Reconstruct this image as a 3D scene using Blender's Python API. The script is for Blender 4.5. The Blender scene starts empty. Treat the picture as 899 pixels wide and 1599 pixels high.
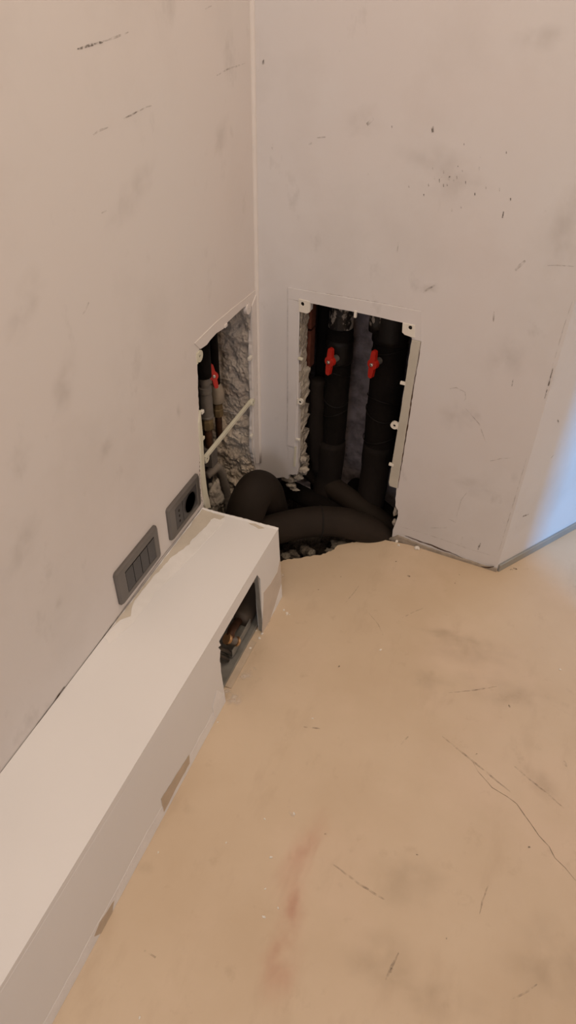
import bpy, bmesh, math, random
from mathutils import Vector, Matrix, noise
from mathutils.geometry import tessellate_polygon
random.seed(7)
S = bpy.context.scene
COL = S.collection
PI = math.pi

# ------------------------------------------------------------------ camera
cam_d = bpy.data.cameras.new('camera'); cam = bpy.data.objects.new('camera', cam_d); COL.objects.link(cam)
cam_d.sensor_fit = 'VERTICAL'; cam_d.sensor_height = 24.0; cam_d.lens = 24.0*1084.41/1599.0
cam_d.clip_start = 0.02
right = Vector((0.93147927, 0.36357258, 0.0127023)); up = Vector((-0.24417869, 0.59894484, 0.76265448)); fwd = Vector((-0.26967228, 0.71349847, -0.64668138))
M = Matrix((right, up, -fwd)).transposed().to_4x4(); M.translation = Vector((0.59627592, -1.35716873, 1.2))
cam.matrix_world = M
S.camera = cam

# ------------------------------------------------------------------ light
S.view_settings.view_transform = 'Standard'; S.view_settings.look = 'None'
S.view_settings.gamma = 1.0; S.view_settings.use_curve_mapping = False
S.view_settings.exposure = 0.31
W = bpy.data.worlds.new('room_glow'); S.world = W; W.use_nodes = True
bg = W.node_tree.nodes['Background']; bg.inputs[0].default_value = (1.0, 0.80, 0.66, 1); bg.inputs[1].default_value = 0.62

def area(name, loc, target, sx, sy, power, color):
    l = bpy.data.lights.new(name, 'AREA'); l.shape = 'RECTANGLE'; l.size = sx; l.size_y = sy; l.energy = power; l.color = color
    o = bpy.data.objects.new(name, l); COL.objects.link(o); o.location = loc
    o.rotation_euler = (Vector(target)-Vector(loc)).to_track_quat('-Z', 'Y').to_euler()
    return o
area('ceiling_lamp_light', (0.75, -1.0, 2.6), (0.35, -0.5, 0.0), 1.0, 1.0, 15.0, (1.0, 0.79, 0.60))
area('window_light', (1.5, -4.4, 1.3), (0.2, -0.9, 0.2), 1.6, 1.4, 24.0, (0.74, 0.84, 1.0))
area('doorway_daylight', (2.95, -2.25, 1.1), (0.75, 0.10, 0.15), 0.26, 1.5, 74.0, (0.0, 0.42, 1.0))

# ------------------------------------------------------------------ materials
def mat(name, col, var=0.06, scale=6.0, rough=0.7, bump=0.0, bscale=60.0, metal=0.0, col2=None, spec=0.3, detail=5.0):
    m = bpy.data.materials.new(name); m.use_nodes = True
    nt = m.node_tree; N = nt.nodes; L = nt.links; b = N['Principled BSDF']
    b.inputs['Roughness'].default_value = rough; b.inputs['Metallic'].default_value = metal
    b.inputs['Specular IOR Level'].default_value = spec
    tc = N.new('ShaderNodeTexCoord')
    n = N.new('ShaderNodeTexNoise'); n.inputs['Scale'].default_value = scale; n.inputs['Detail'].default_value = detail
    L.new(tc.outputs['Object'], n.inputs['Vector'])
    r = N.new('ShaderNodeValToRGB'); r.color_ramp.elements[0].position = 0.3; r.color_ramp.elements[1].position = 0.7
    c2 = col2 if col2 else tuple(max(0, c*(1-2*var)) for c in col)
    r.color_ramp.elements[0].color = (*c2, 1); r.color_ramp.elements[1].color = (*col, 1)
    L.new(n.outputs['Fac'], r.inputs['Fac']); L.new(r.outputs['Color'], b.inputs['Base Color'])
    if bump > 0:
        n2 = N.new('ShaderNodeTexNoise'); n2.inputs['Scale'].default_value = bscale; n2.inputs['Detail'].default_value = 6
        L.new(tc.outputs['Object'], n2.inputs['Vector'])
        bp = N.new('ShaderNodeBump'); bp.inputs['Strength'].default_value = bump; bp.inputs['Distance'].default_value = 0.004
        L.new(n2.outputs['Fac'], bp.inputs['Height']); L.new(bp.outputs['Normal'], b.inputs['Normal'])
    return m

def layered(name, base, layers, rough=0.7, bump=0.05, bscale=90.0, spec=0.3):
    """base colour with noise-shaped layers: (colour, scale, lo, hi, amount, stretch)"""
    m = bpy.data.materials.new(name); m.use_nodes = True
    nt = m.node_tree; N = nt.nodes; L = nt.links; b = N['Principled BSDF']
    b.inputs['Roughness'].default_value = rough; b.inputs['Specular IOR Level'].default_value = spec
    tc = N.new('ShaderNodeTexCoord')
    prev = None
    for i, (c, sc, lo, hi, amt, st) in enumerate(layers):
        mp = N.new('ShaderNodeMapping'); mp.inputs['Location'].default_value = (i*3.7, i*1.9, i*5.3); mp.inputs['Scale'].default_value = st
        L.new(tc.outputs['Object'], mp.inputs['Vector'])
        n = N.new('ShaderNodeTexNoise'); n.inputs['Scale'].default_value = sc; n.inputs['Detail'].default_value = 8; n.inputs['Roughness'].default_value = 0.6
        L.new(mp.outputs['Vector'], n.inputs['Vector'])
        mr = N.new('ShaderNodeMapRange'); mr.inputs['From Min'].default_value = lo; mr.inputs['From Max'].default_value = hi; mr.inputs['To Max'].default_value = amt
        L.new(n.outputs['Fac'], mr.inputs['Value'])
        mx = N.new('ShaderNodeMix'); mx.data_type = 'RGBA'
        L.new(mr.outputs['Result'], mx.inputs['Factor'])
        if prev is None: mx.inputs[6].default_value = (*base, 1)
        else: L.new(prev, mx.inputs[6])
        mx.inputs[7].default_value = (*c, 1)
        prev = mx.outputs[2]
    L.new(prev, b.inputs['Base Color'])
    n2 = N.new('ShaderNodeTexNoise'); n2.inputs['Scale'].default_value = bscale; n2.inputs['Detail'].default_value = 6
    L.new(tc.outputs['Object'], n2.inputs['Vector'])
    bp = N.new('ShaderNodeBump'); bp.inputs['Strength'].default_value = bump; bp.inputs['Distance'].default_value = 0.004
    L.new(n2.outputs['Fac'], bp.inputs['Height']); L.new(bp.outputs['Normal'], b.inputs['Normal'])
    return m

def mark_mat(name, col, alpha, scale=120.0, lo=0.4, hi=0.6, soft=False):
    """dry pigment rubbed on a surface: broken up by noise"""
    m = bpy.data.materials.new(name); m.use_nodes = True
    nt = m.node_tree; N = nt.nodes; L = nt.links; b = N['Principled BSDF']
    b.inputs['Base Color'].default_value = (*col, 1); b.inputs['Roughness'].default_value = 0.8
    tc = N.new('ShaderNodeTexCoord'); n = N.new('ShaderNodeTexNoise'); n.inputs['Scale'].default_value = scale; n.inputs['Detail'].default_value = 4
    L.new(tc.outputs['Object'], n.inputs['Vector'])
    mr = N.new('ShaderNodeMapRange'); mr.inputs['From Min'].default_value = lo; mr.inputs['From Max'].default_value = hi; mr.inputs['To Max'].default_value = alpha
    L.new(n.outputs['Fac'], mr.inputs['Value']); 
    if soft:
        at = N.new('ShaderNodeAttribute'); at.attribute_name = 'fade'; mu = N.new('ShaderNodeMath'); mu.operation = 'MULTIPLY'
        L.new(mr.outputs['Result'], mu.inputs[0]); L.new(at.outputs['Fac'], mu.inputs[1]); L.new(mu.outputs[0], b.inputs['Alpha'])
    else: L.new(mr.outputs['Result'], b.inputs['Alpha'])
    return m

WHITE = layered('wall_paint', (0.66, 0.63, 0.61), [((0.50, 0.47, 0.44), 3.0, 0.50, 0.80, 0.45, (1, 1, 1)), ((0.68, 0.60, 0.56), 1.3, 0.45, 0.75, 0.5, (1, 1, 1)),
                 ((0.38, 0.35, 0.33), 14.0, 0.62, 0.80, 0.35, (1, 1, 0.7))], rough=0.75, bump=0.05, bscale=70)
WHITE2 = layered('back_wall_paint', (0.64, 0.625, 0.625), [((0.50, 0.47, 0.45), 3.5, 0.50, 0.78, 0.5, (1, 1, 1)), ((0.62, 0.55, 0.53), 1.6, 0.45, 0.75, 0.45, (1, 1, 1)),
                 ((0.36, 0.34, 0.33), 17.0, 0.63, 0.80, 0.4, (1, 1, 0.6)), ((0.22, 0.20, 0.19), 75.0, 0.72, 0.78, 0.5, (1, 1, 0.5))], rough=0.75, bump=0.06, bscale=70)
FLOOR = layered('microcement', (0.60, 0.485, 0.355), [((0.51, 0.39, 0.265), 2.6, 0.40, 0.72, 0.75, (1, 1, 1)), ((0.66, 0.52, 0.40), 5.0, 0.50, 0.75, 0.5, (1, 1, 1)),
                 ((0.42, 0.31, 0.21), 11.0, 0.56, 0.78, 0.42, (1.5, 0.6, 1)), ((0.36, 0.26, 0.17), 26.0, 0.62, 0.80, 0.35, (1, 1, 1)), ((0.25, 0.18, 0.13), 110.0, 0.74, 0.80, 0.5, (1, 1, 1))],
                rough=0.42, bump=0.03, bscale=40, spec=0.35)
BOARD = mat('white_board', (0.74, 0.735, 0.73), 0.015, 5, 0.6, 0.02, 60)
BOARD_F = mat('white_board_front', (0.74, 0.73, 0.725), 0.02, 5, 0.6, 0.02, 60)
FILLER = mat('filler', (0.78, 0.77, 0.755), 0.03, 40, 0.85, 0.25, 160)
FILLER_D = mat('damp_filler', (0.80, 0.79, 0.785), 0.05, 30, 0.85, 0.2, 160)
BARE = mat('bare_primer', (0.58, 0.53, 0.45), 0.05, 30, 0.85, 0.2, 120)
BARE_B = mat('bare_brown', (0.56, 0.46, 0.35), 0.08, 30, 0.85, 0.2, 120)
PLASTIC = mat('cream_plastic', (0.66, 0.64, 0.52), 0.05, 25, 0.45, 0.03, 60, spec=0.5)
GREYPL = mat('greige_plastic', (0.50, 0.475, 0.41), 0.05, 25, 0.5, 0.03, 60, spec=0.5)
WPLASTIC = mat('white_plastic', (0.74, 0.71, 0.64), 0.04, 25, 0.4, spec=0.5)
HOLE = mat('dark_void', (0.012, 0.010, 0.009), 0.1, 20, 0.9)
PLATE = mat('grey_metal_paint', (0.150, 0.138, 0.128), 0.05, 30, 0.42, 0.02, 300, metal=0.35, spec=0.5)
PLATE_D = mat('anthracite_plastic', (0.052, 0.049, 0.050), 0.05, 30, 0.5, spec=0.5)
BLACKPL = mat('black_plastic', (0.018, 0.016, 0.015), 0.05, 30, 0.4, spec=0.5)
INSUL = mat('black_insulation', (0.021, 0.0145, 0.010), 0.25, 9, 0.8, 0.15, 90, col2=(0.012, 0.0085, 0.006), spec=0.25)
INSUL_D = mat('shade_dark_insulation', (0.009, 0.007, 0.006), 0.3, 12, 0.9, 0.35, 80, col2=(0.004, 0.0035, 0.003), spec=0.12)  # darker copy of the insulation, shade of the recesses painted in
INSUL_M = mat('mid_black_insulation', (0.014, 0.010, 0.0078), 0.25, 9, 0.85, 0.25, 90, col2=(0.008, 0.006, 0.005), spec=0.2)  # black tone between the other two insulation colours
TAPE = mat('black_tape', (0.010, 0.008, 0.007), 0.3, 30, 0.55, 0.4, 60, spec=0.25)
FOIL = layered('torn_grey_wrap', (0.010, 0.009, 0.009), [((0.30, 0.27, 0.24), 48.0, 0.54, 0.58, 0.9, (1, 1, 0.6))], rough=0.4, bump=0.6, bscale=90)
RED = mat('red_handle', (0.46, 0.020, 0.011), 0.1, 40, 0.4, 0.02, 80, spec=0.5)
STEEL = mat('screw_steel', (0.62, 0.60, 0.56), 0.1, 60, 0.35, metal=0.9)
ZINC = mat('zinc_profile', (0.34, 0.335, 0.31), 0.15, 30, 0.5, 0.1, 60, metal=0.35)
BRASS = mat('brass', (0.58, 0.36, 0.19), 0.15, 40, 0.3, metal=0.85)
BRONZE = mat('dull_brass', (0.20, 0.145, 0.075), 0.2, 40, 0.5, 0.1, 80, metal=0.3)
VALVE = mat('dusty_valve_metal', (0.33, 0.28, 0.22), 0.12, 50, 0.55, 0.15, 120, metal=0.25)
VALVE_G = mat('grey_valve_metal', (0.17, 0.155, 0.14), 0.12, 50, 0.5, 0.1, 120, metal=0.3)
COPPER = mat('oxidised_copper', (0.085, 0.040, 0.022), 0.25, 50, 0.5, 0.15, 120, metal=0.4)
ROUGH = layered('roughcast_mortar', (0.46, 0.41, 0.36), [((0.27, 0.235, 0.21), 18.0, 0.45, 0.65, 0.6, (1, 1, 1)), ((0.54, 0.48, 0.41), 40.0, 0.50, 0.66, 0.7, (1, 1, 1)), ((0.40, 0.27, 0.19), 9.0, 0.55, 0.7, 0.45, (1, 1, 1)), ((0.10, 0.08, 0.07), 70.0, 0.62, 0.70, 0.8, (1, 1, 1))], rough=0.95, bump=1.0, bscale=140)
ROUGH_LO = layered('coarse_pale_mortar', (0.66, 0.57, 0.46), [((0.36, 0.30, 0.245), 24.0, 0.45, 0.65, 0.6, (1, 1, 1)), ((0.74, 0.66, 0.56), 46.0, 0.50, 0.66, 0.7, (1, 1, 1)), ((0.12, 0.095, 0.08), 80.0, 0.61, 0.69, 0.8, (1, 1, 1))], rough=0.95, bump=1.0, bscale=140)
REVEAL = layered('broken_plaster', (0.42, 0.38, 0.32), [((0.26, 0.23, 0.20), 40.0, 0.48, 0.62, 0.8, (1, 1, 1)), ((0.60, 0.55, 0.47), 60.0, 0.54, 0.70, 0.7, (1, 1, 1))], rough=0.95, bump=1.0, bscale=180)
DARKWALL = layered('dark_cavity_mortar', (0.075, 0.062, 0.062), [((0.03, 0.025, 0.024), 14.0, 0.45, 0.65, 0.8, (1, 1, 1))], rough=0.95, bump=0.8, bscale=80)
SHAFT = mat('shade_dark_cavity', (0.018, 0.014, 0.012), 0.3, 12, 0.95, 0.5, 60)  # near-black: the shade inside the cavities is put into the colour
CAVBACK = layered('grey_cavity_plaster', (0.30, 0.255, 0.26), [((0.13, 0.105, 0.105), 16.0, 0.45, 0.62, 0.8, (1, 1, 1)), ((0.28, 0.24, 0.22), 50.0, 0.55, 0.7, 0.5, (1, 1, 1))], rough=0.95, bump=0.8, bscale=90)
BRICK = mat('terracotta', (0.12, 0.036, 0.020), 0.2, 30, 0.9, 0.4, 90)
RUBBLE = layered('rubble', (0.11, 0.092, 0.072), [((0.035, 0.028, 0.022), 30.0, 0.42, 0.6, 0.85, (1, 1, 1)), ((0.26, 0.22, 0.17), 70.0, 0.58, 0.72, 0.8, (1, 1, 1))], rough=0.95, bump=1.0, bscale=160)
STONE = mat('concrete_stone', (0.22, 0.195, 0.155), 0.25, 40, 0.95, 0.6, 160)
SKIRT = mat('grey_skirting', (0.36, 0.37, 0.36), 0.06, 20, 0.32, 0.02, 60, metal=0.45, spec=0.5)
CHIP = mat('plaster_chip', (0.84, 0.80, 0.73), 0.08, 80, 0.9, 0.3, 200)
CONDUIT = mat('grey_conduit', (0.33, 0.29, 0.245), 0.08, 40, 0.5, spec=0.4)
DUSTY = mat('dusty_pipe', (0.105, 0.085, 0.068), 0.15, 20, 0.65, 0.1, 90)
M_SCUFF = mark_mat('scuff_dark', (0.09, 0.07, 0.055), 0.72, 200, 0.40, 0.62)
M_FAINT = mark_mat('scuff_faint', (0.22, 0.18, 0.15), 0.42, 90, 0.38, 0.70)
M_CRACK = mark_mat('hairline', (0.16, 0.12, 0.09), 0.6, 60, 0.25, 0.5)
M_PINK = mark_mat('pink_stain', (0.66, 0.26, 0.18), 0.30, 18, 0.30, 0.80, True)
M_SMUDGE = mark_mat('smudge', (0.34, 0.29, 0.25), 0.18, 30, 0.30, 0.80, True)
M_FSMUDGE = mark_mat('floor_smudge', (0.26, 0.19, 0.12), 0.19, 24, 0.30, 0.80, True)
M_DUST = mark_mat('plaster_dust', (0.76, 0.68, 0.60), 0.8, 60, 0.34, 0.66, True)
M_GAP = mat('joint_shadow_gap', (0.10, 0.06, 0.04), 0.2, 60, 0.9)

# ------------------------------------------------------------------ helpers
dB = Vector((0.99733699, -0.07293092, 0)); nB = Vector((0.07293092, 0.99733699, 0))       # along / into the back wall
LB = 0.6502
C0 = dB*LB; aC = math.radians(34.8)
dC = Vector((math.sin(aC), math.cos(aC), 0)); nC = Vector((math.cos(aC), -math.sin(aC), 0))  # along / out of the right wall
mA = lambda u, v, w: Vector((w, u, v))
mB = lambda u, v, w: dB*u - nB*w + Vector((0, 0, v))
mC = lambda u, v, w: C0 + dC*u + nC*w + Vector((0, 0, v))
mF = lambda u, v, w: Vector((u, v, w))
BX0, BX1, BTOP, BEND, BFAR = 0.1945, 0.1835, 0.209, -0.323, -2.2
mFront = lambda u, v, w: Vector((BX0+(BX1-BX0)*v/BTOP+w, u, v))
Bt = lambda s, t, z: mB(s, z, -t)     # t = depth behind the wall face

def finish(bm, name, m, parent=None, smooth=False):
    bmesh.ops.recalc_face_normals(bm, faces=bm.faces)
    me = bpy.data.meshes.new(name); bm.to_mesh(me); bm.free()
    if smooth:
        for p in me.polygons: p.use_smooth = True
    me.materials.append(m)
    o = bpy.data.objects.new(name, me); COL.objects.link(o)
    if parent is not None:
        o.parent = parent
        o.matrix_parent_inverse = parent.matrix_world.inverted() if parent.type != 'EMPTY' else Matrix.Translation(-parent.location)
    return o
def tag(o, label=None, cat=None, group=None, kind=None):
    if label: o['label'] = label
    if cat: o['category'] = cat
    if group: o['group'] = group
    if kind: o['kind'] = kind
    return o
def thing(name, loc, label, cat, group=None):
    o = bpy.data.objects.new(name, None); o.empty_display_size = 0.05; COL.objects.link(o); o.location = loc
    return tag(o, label, cat, group)

def slab(bm, outer, w0, w1, mp, holes=()):
    loops = [list(outer)] + [list(h) for h in holes]
    tris = tessellate_polygon([[Vector((p[0], p[1], 0)) for p in l] for l in loops])
    flat = [p for l in loops for p in l]
    a = [bm.verts.new(mp(p[0], p[1], w0)) for p in flat]; b = [bm.verts.new(mp(p[0], p[1], w1)) for p in flat]
    for t in tris:
        try: bm.faces.new([a[i] for i in t]); bm.faces.new([b[i] for i in reversed(t)])
        except ValueError: pass
    k = 0
    for l in loops:
        n = len(l)
        for i in range(n):
            j = (i+1) % n
            try: bm.faces.new((a[k+i], a[k+j], b[k+j], b[k+i]))
            except ValueError: pass
        k += n
def slab_obj(name, outer, w0, w1, mp, m, parent=None, holes=(), bevel=0.0):
    bm = bmesh.new(); slab(bm, outer, w0, w1, mp, holes)
    o = finish(bm, name, m, parent)
    if bevel: add_bevel(o, bevel)
    return o
def add_bevel(o, w, seg=2):
    md = o.modifiers.new('bevel', 'BEVEL'); md.width = w; md.segments = seg; md.limit_method = 'ANGLE'; md.angle_limit = math.radians(40)
def jag(pts, step=0.006, amp=0.0025, seed=0, closed=False):
    """break a polyline into small irregular steps"""
    rnd = random.Random(seed); out = []
    n = len(pts) if closed else len(pts)-1
    for i in range(n):
        a = Vector(pts[i]); b = Vector(pts[(i+1) % len(pts)]); L = (b-a).length; k = max(1, int(L/step)); d = (b-a)/max(L, 1e-6); nn = Vector((-d.y, d.x))
        out.append(tuple(a))
        for j in range(1, k): q = a+(b-a)*(j/k)+nn*rnd.uniform(-amp, amp); out.append((q.x, q.y))
    if not closed: out.append(tuple(pts[-1]))
    return out
def ribbon(name, pts, width, mp, m, parent, w=0.0004, seed=1, wob=0.3):
    """thin flat stroke lying on a surface"""
    rnd = random.Random(seed); P = []
    for i in range(len(pts)-1):
        a = Vector(pts[i]); b = Vector(pts[i+1]); k = max(1, int((b-a).length/0.008))
        for j in range(k): P.append(a+(b-a)*(j/k))
    P.append(Vector(pts[-1])); n = len(P); bm = bmesh.new(); L = []; R = []
    for i, p in enumerate(P):
        d = (P[min(i+1, n-1)]-P[max(i-1, 0)]).normalized(); nn = Vector((-d.y, d.x))
        ww = width*0.5*(0.35+0.65*math.sin(PI*(i+0.5)/n))*rnd.uniform(1-wob, 1+wob); p = p+nn*rnd.uniform(-wob, wob)*width*0.4
        L.append(bm.verts.new(mp(*(p+nn*ww), w))); R.append(bm.verts.new(mp(*(p-nn*ww), w)))
    for i in range(n-1): bm.faces.new((L[i], L[i+1], R[i+1], R[i]))
    return finish(bm, name, m, parent)
def blot(name, c, rx, ry, mp, m, parent, w=0.0004, seed=1, ang=0.0, n=22, rag=0.25):
    """stain lying on a surface; its 'fade' attribute thins it out towards the rim"""
    rnd = random.Random(seed); K = [rnd.uniform(1-rag, 1+rag*0.6) for _ in range(n)]; bm = bmesh.new(); lay = bm.verts.layers.float.new('fade'); rings = []
    for q, fd in ((0.0, 1.0), (0.35, 0.85), (0.7, 0.35), (1.0, 0.0)):
        ring = []
        for i in range(n if q > 0 else 1):
            a = 2*PI*i/n; k = K[i]*q; x = rx*math.cos(a)*k; y = ry*math.sin(a)*k
            v = bm.verts.new(mp(c[0]+x*math.cos(ang)-y*math.sin(ang), c[1]+x*math.sin(ang)+y*math.cos(ang), w)); v[lay] = fd; ring.append(v)
        rings.append(ring)
    for i in range(n): bm.faces.new((rings[0][0], rings[1][i], rings[1][(i+1) % n]))
    for a, b in zip(rings[1:], rings[2:]):
        for i in range(n): bm.faces.new((a[i], b[i], b[(i+1) % n], a[(i+1) % n]))
    return finish(bm, name, m, parent)
def flat(name, pts, mp, m, parent, w0, w1, seed=3, step=0.01, amp=0.0015):
    return slab_obj(name, jag(pts, step, amp, seed, True), w0, w1, mp, m, parent)

def smooth_path(pts, k=6):
    P = [Vector(p) for p in pts]; P = [P[0]*2-P[1]]+P+[P[-1]*2-P[-2]]; out = []
    for i in range(1, len(P)-2):
        p0, p1, p2, p3 = P[i-1:i+3]
        for j in range(k):
            t = j/k; out.append(0.5*((2*p1)+(p2-p0)*t+(2*p0-5*p1+4*p2-p3)*t*t+(3*p1-p0-3*p2+p3)*t*t*t))
    out.append(P[-2]); return out
def tube(bm, pts, r, seg=20, caps=True, radf=None, lump=0.0, seed=0.0):
    P = [Vector(p) for p in pts]; n = len(P); rings = []; prev = None
    for i, p in enumerate(P):
        d = (P[min(i+1, n-1)]-P[max(i-1, 0)]).normalized()
        if prev is None:
            a = Vector((0, 0, 1)) if abs(d.z) < 0.9 else Vector((1, 0, 0)); x = d.cross(a).normalized()
        else: x = (prev-d*prev.dot(d)).normalized()
        prev = x; y = d.cross(x); ring = []
        rr = r if radf is None else r*radf(i/(n-1))
        for j in range(seg):
            a = 2*PI*j/seg; q = x*math.cos(a)+y*math.sin(a); k = rr
            if lump: k *= 1+lump*noise.noise((p+q*rr)*22+Vector((seed, 0, 0)))
            ring.append(bm.verts.new(p+q*k))
        rings.append(ring)
    for a, b in zip(rings, rings[1:]):
        for j in range(seg): bm.faces.new((a[j], a[(j+1) % seg], b[(j+1) % seg], b[j]))
    if caps: bm.faces.new(rings[0]); bm.faces.new(list(reversed(rings[-1])))
def tube_obj(name, pts, r, m, parent=None, seg=20, **k):
    bm = bmesh.new(); tube(bm, pts, r, seg, **k); return finish(bm, name, m, parent, True)
def line(a, b, n=2): a = Vector(a); b = Vector(b); return [a+(b-a)*(i/(n-1)) for i in range(n)]
def lathe(bm, prof, base, axis, seg=24):
    """prof: (radius, distance along axis)"""
    axis = Vector(axis).normalized(); a = Vector((0, 0, 1)) if abs(axis.z) < 0.9 else Vector((1, 0, 0)); x = axis.cross(a).normalized(); y = axis.cross(x); rings = []
    for r, h in prof: rings.append([bm.verts.new(Vector(base)+axis*h+(x*math.cos(2*PI*j/seg)+y*math.sin(2*PI*j/seg))*max(r, 1e-5)) for j in range(seg)])
    for p, q in zip(rings, rings[1:]):
        for j in range(seg): bm.faces.new((p[j], p[(j+1) % seg], q[(j+1) % seg], q[j]))
    bm.faces.new(rings[0]); bm.faces.new(list(reversed(rings[-1])))
def lathe_obj(name, prof, base, axis, m, parent=None, seg=24, smooth=True):
    bm = bmesh.new(); lathe(bm, prof, base, axis, seg); o = finish(bm, name, m, parent, smooth)
    if smooth:
        md = o.modifiers.new('edges', 'EDGE_SPLIT'); md.split_angle = math.radians(35)
    return o
def rough_sheet(bm, o, U, V, nu, nv, N, amp, sc=30.0, seed=0.0, back=None):
    o = Vector(o); U = Vector(U); V = Vector(V); N = Vector(N).normalized(); G = []
    for i in range(nu+1):
        row = []
        for j in range(nv+1):
            p = o+U*(i/nu)+V*(j/nv); q = p*sc+Vector((seed, seed*2, 0))
            h = noise.fractal(q, 0.9, 2.1, 4)+0.6*abs(noise.noise(q*0.5))
            row.append(bm.verts.new(p+N*amp*h))
        G.append(row)
    for i in range(nu):
        for j in range(nv): bm.faces.new((G[i][j], G[i+1][j], G[i+1][j+1], G[i][j+1]))
def stone_mesh(name, r, seed, sub=2, sq=(1, 1, 1)):
    bm = bmesh.new(); bmesh.ops.create_icosphere(bm, subdivisions=sub, radius=1.0)
    for v in bm.verts:
        k = 1+0.45*noise.noise(v.co*1.6+Vector((seed*3.1, 0, 0)))+0.2*noise.noise(v.co*4+Vector((0, seed, 0)))
        v.co = Vector((v.co.x*sq[0], v.co.y*sq[1], v.co.z*sq[2]))*k*r
    me = bpy.data.meshes.new(name); bm.to_mesh(me); bm.free(); return me
def box_pts(x0, x1, y0, y1): return [(x0, y0), (x1, y0), (x1, y1), (x0, y1)]

# ------------------------------------------------------------------ the setting
# floor, broken open in the corner where the pipes come through
floor_hole = jag([(0.3643, -0.0427), (0.3421, -0.0543), (0.3222, -0.0676), (0.2995, -0.0769), (0.2774, -0.0936), (0.2623, -0.1048), (0.2533, -0.1289), (0.2429, -0.1431), (0.2296, -0.1585), (0.2126, -0.1678), (0.1950, -0.1799), (0.1789, -0.1914), (0.1606, -0.2012), (0.1449, -0.2174), (0.12, -0.235)], 0.005, 0.0018, 5)
fl_outer = [(0.455, -0.034)] + [(3.2, -0.24), (3.2, -3.6), (-0.02, -3.6), (-0.02, -0.30), (0.10, -0.30)] + list(reversed(floor_hole))
fl_outer = [tuple(p) for p in fl_outer]
fl_outer[1:2] = [(0.648, -0.0475+0.02), (0.648+0.9, 1.27), (3.2, 1.27)]
floor = slab_obj('floor', fl_outer, -0.022, 0.0, mF, FLOOR); tag(floor, 'beige microcement floor', kind='structure')
bm = bmesh.new()   # crumbly screed edge under the floor skin
hp = list(floor_hole)
rows = []
for k in range(5):
    rows.append([bm.verts.new(Vector((x+0.004*noise.noise(Vector((x*60, y*60, k*3.0)))-0.000, y+0.004*k/4-0.006*noise.noise(Vector((x*50, k*2.0, y*50))), -0.002-0.03*k/4))) for x, y in hp])
for a, b in zip(rows, rows[1:]):
    for i in range(len(hp)-1): bm.faces.new((a[i], a[i+1], b[i+1], b[i]))
finish(bm, 'broken_screed_edge', RUBBLE, floor)

# left wall with its opening (y, z)
A_open = [(-0.300, -0.02)] + [(-0.3116, 0.2058), (-0.3096, 0.2409), (-0.3065, 0.2831), (-0.2996, 0.3296), (-0.2995, 0.3707), (-0.3009, 0.4190), (-0.2971, 0.4623), (-0.2934, 0.5041), (-0.2898, 0.5444), (-0.2858, 0.5698), (-0.2718, 0.5726), (-0.2476, 0.5681), (-0.2331, 0.5710), (-0.2040, 0.5729), (-0.1717, 0.5683), (-0.1588, 0.5753), (-0.1181, 0.5762), (-0.0693, 0.5746), (-0.0326, 0.5597), (-0.0275, 0.5248), (-0.0359, 0.4344), (-0.0338, 0.3315), (-0.0431, 0.2267), (-0.0451, 0.1893)] + [(-0.030, 0.125), (-0.018, 0.100), (0.0, 0.088)]
outA = [(0.0, 2.5), (-3.6, 2.5), (-3.6, -0.02)] + jag(A_open, 0.008, 0.0012, 11)
wall_l = slab_obj('wall_left', outA, -0.007, 0.0, mA, WHITE); tag(wall_l, 'off-white scuffed left wall', kind='structure')
# back wall (s, z)
B_left = [(0.0, 0.088), (0.02, 0.084), (0.045, 0.080), (0.0666, 0.0887), (0.0853, 0.0887), (0.0851, 0.1013), (0.1106, 0.1120), (0.1121, 0.1250)]
B_right = [(0.3592, 0.5552), (0.3617, 0.5471), (0.3591, 0.3767), (0.3543, 0.1653), (0.3745, 0.1605), (0.3750, 0.1287), (0.3778, 0.1052), (0.3858, 0.0937), (0.3880, 0.0757), (0.3844, 0.0489), (0.3803, 0.0256), (0.3811, 0.0039), (0.375, -0.02)]
outB = [(LB, 2.5), (0.0, 2.5)] + jag(B_left, 0.006, 0.002, 3) + [(0.1077, 0.3763), (0.1047, 0.5588), (0.1306, 0.5612), (0.1313, 0.5815), (0.2413, 0.5810), (0.3381, 0.5802), (0.3397, 0.5566)] + [(0.3592, 0.5552)] + jag(B_right[1:], 0.01, 0.0012, 4) + [(LB, -0.02)]
wall_b = slab_obj('wall_back', outB, -0.014, 0.0, mB, WHITE2); tag(wall_b, 'off-white marked back wall', kind='structure')
# right wall, turning away
wall_r = slab_obj('wall_right', [(0.0, -0.02), (1.7, -0.02), (1.7, 2.5), (0.0, 2.5)], -0.05, 0.0, mC, WHITE2); tag(wall_r, 'off-white wall past the outer corner', kind='structure')
skirt = slab_obj('baseboard_right', [(0.0005, 0.0), (1.7, 0.0), (1.7, 0.0215), (0.0005, 0.0215)], 0.0, 0.006, mC, SKIRT, bevel=0.0012); tag(skirt, 'thin grey metal skirting', kind='structure')
# jamb of the doorway to the right of the camera: its edge cuts the daylight on the right wall
j0 = Vector((1.235, -0.565, 0)); j1 = Vector((0.97, -2.9, 0)); 
bm = bmesh.new(); dj = (j1-j0).normalized(); nj = Vector((-dj.y, dj.x, 0))
slab(bm, [(0, 0), (2.3, 0), (2.3, 2.4), (0, 2.4)], 0.0, 0.10, lambda u, v, w: j0+dj*u+nj*w+Vector((0, 0, v)))
wall_s = finish(bm, 'wall_side', WHITE); tag(wall_s, 'wall beside the doorway', kind='structure')
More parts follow.
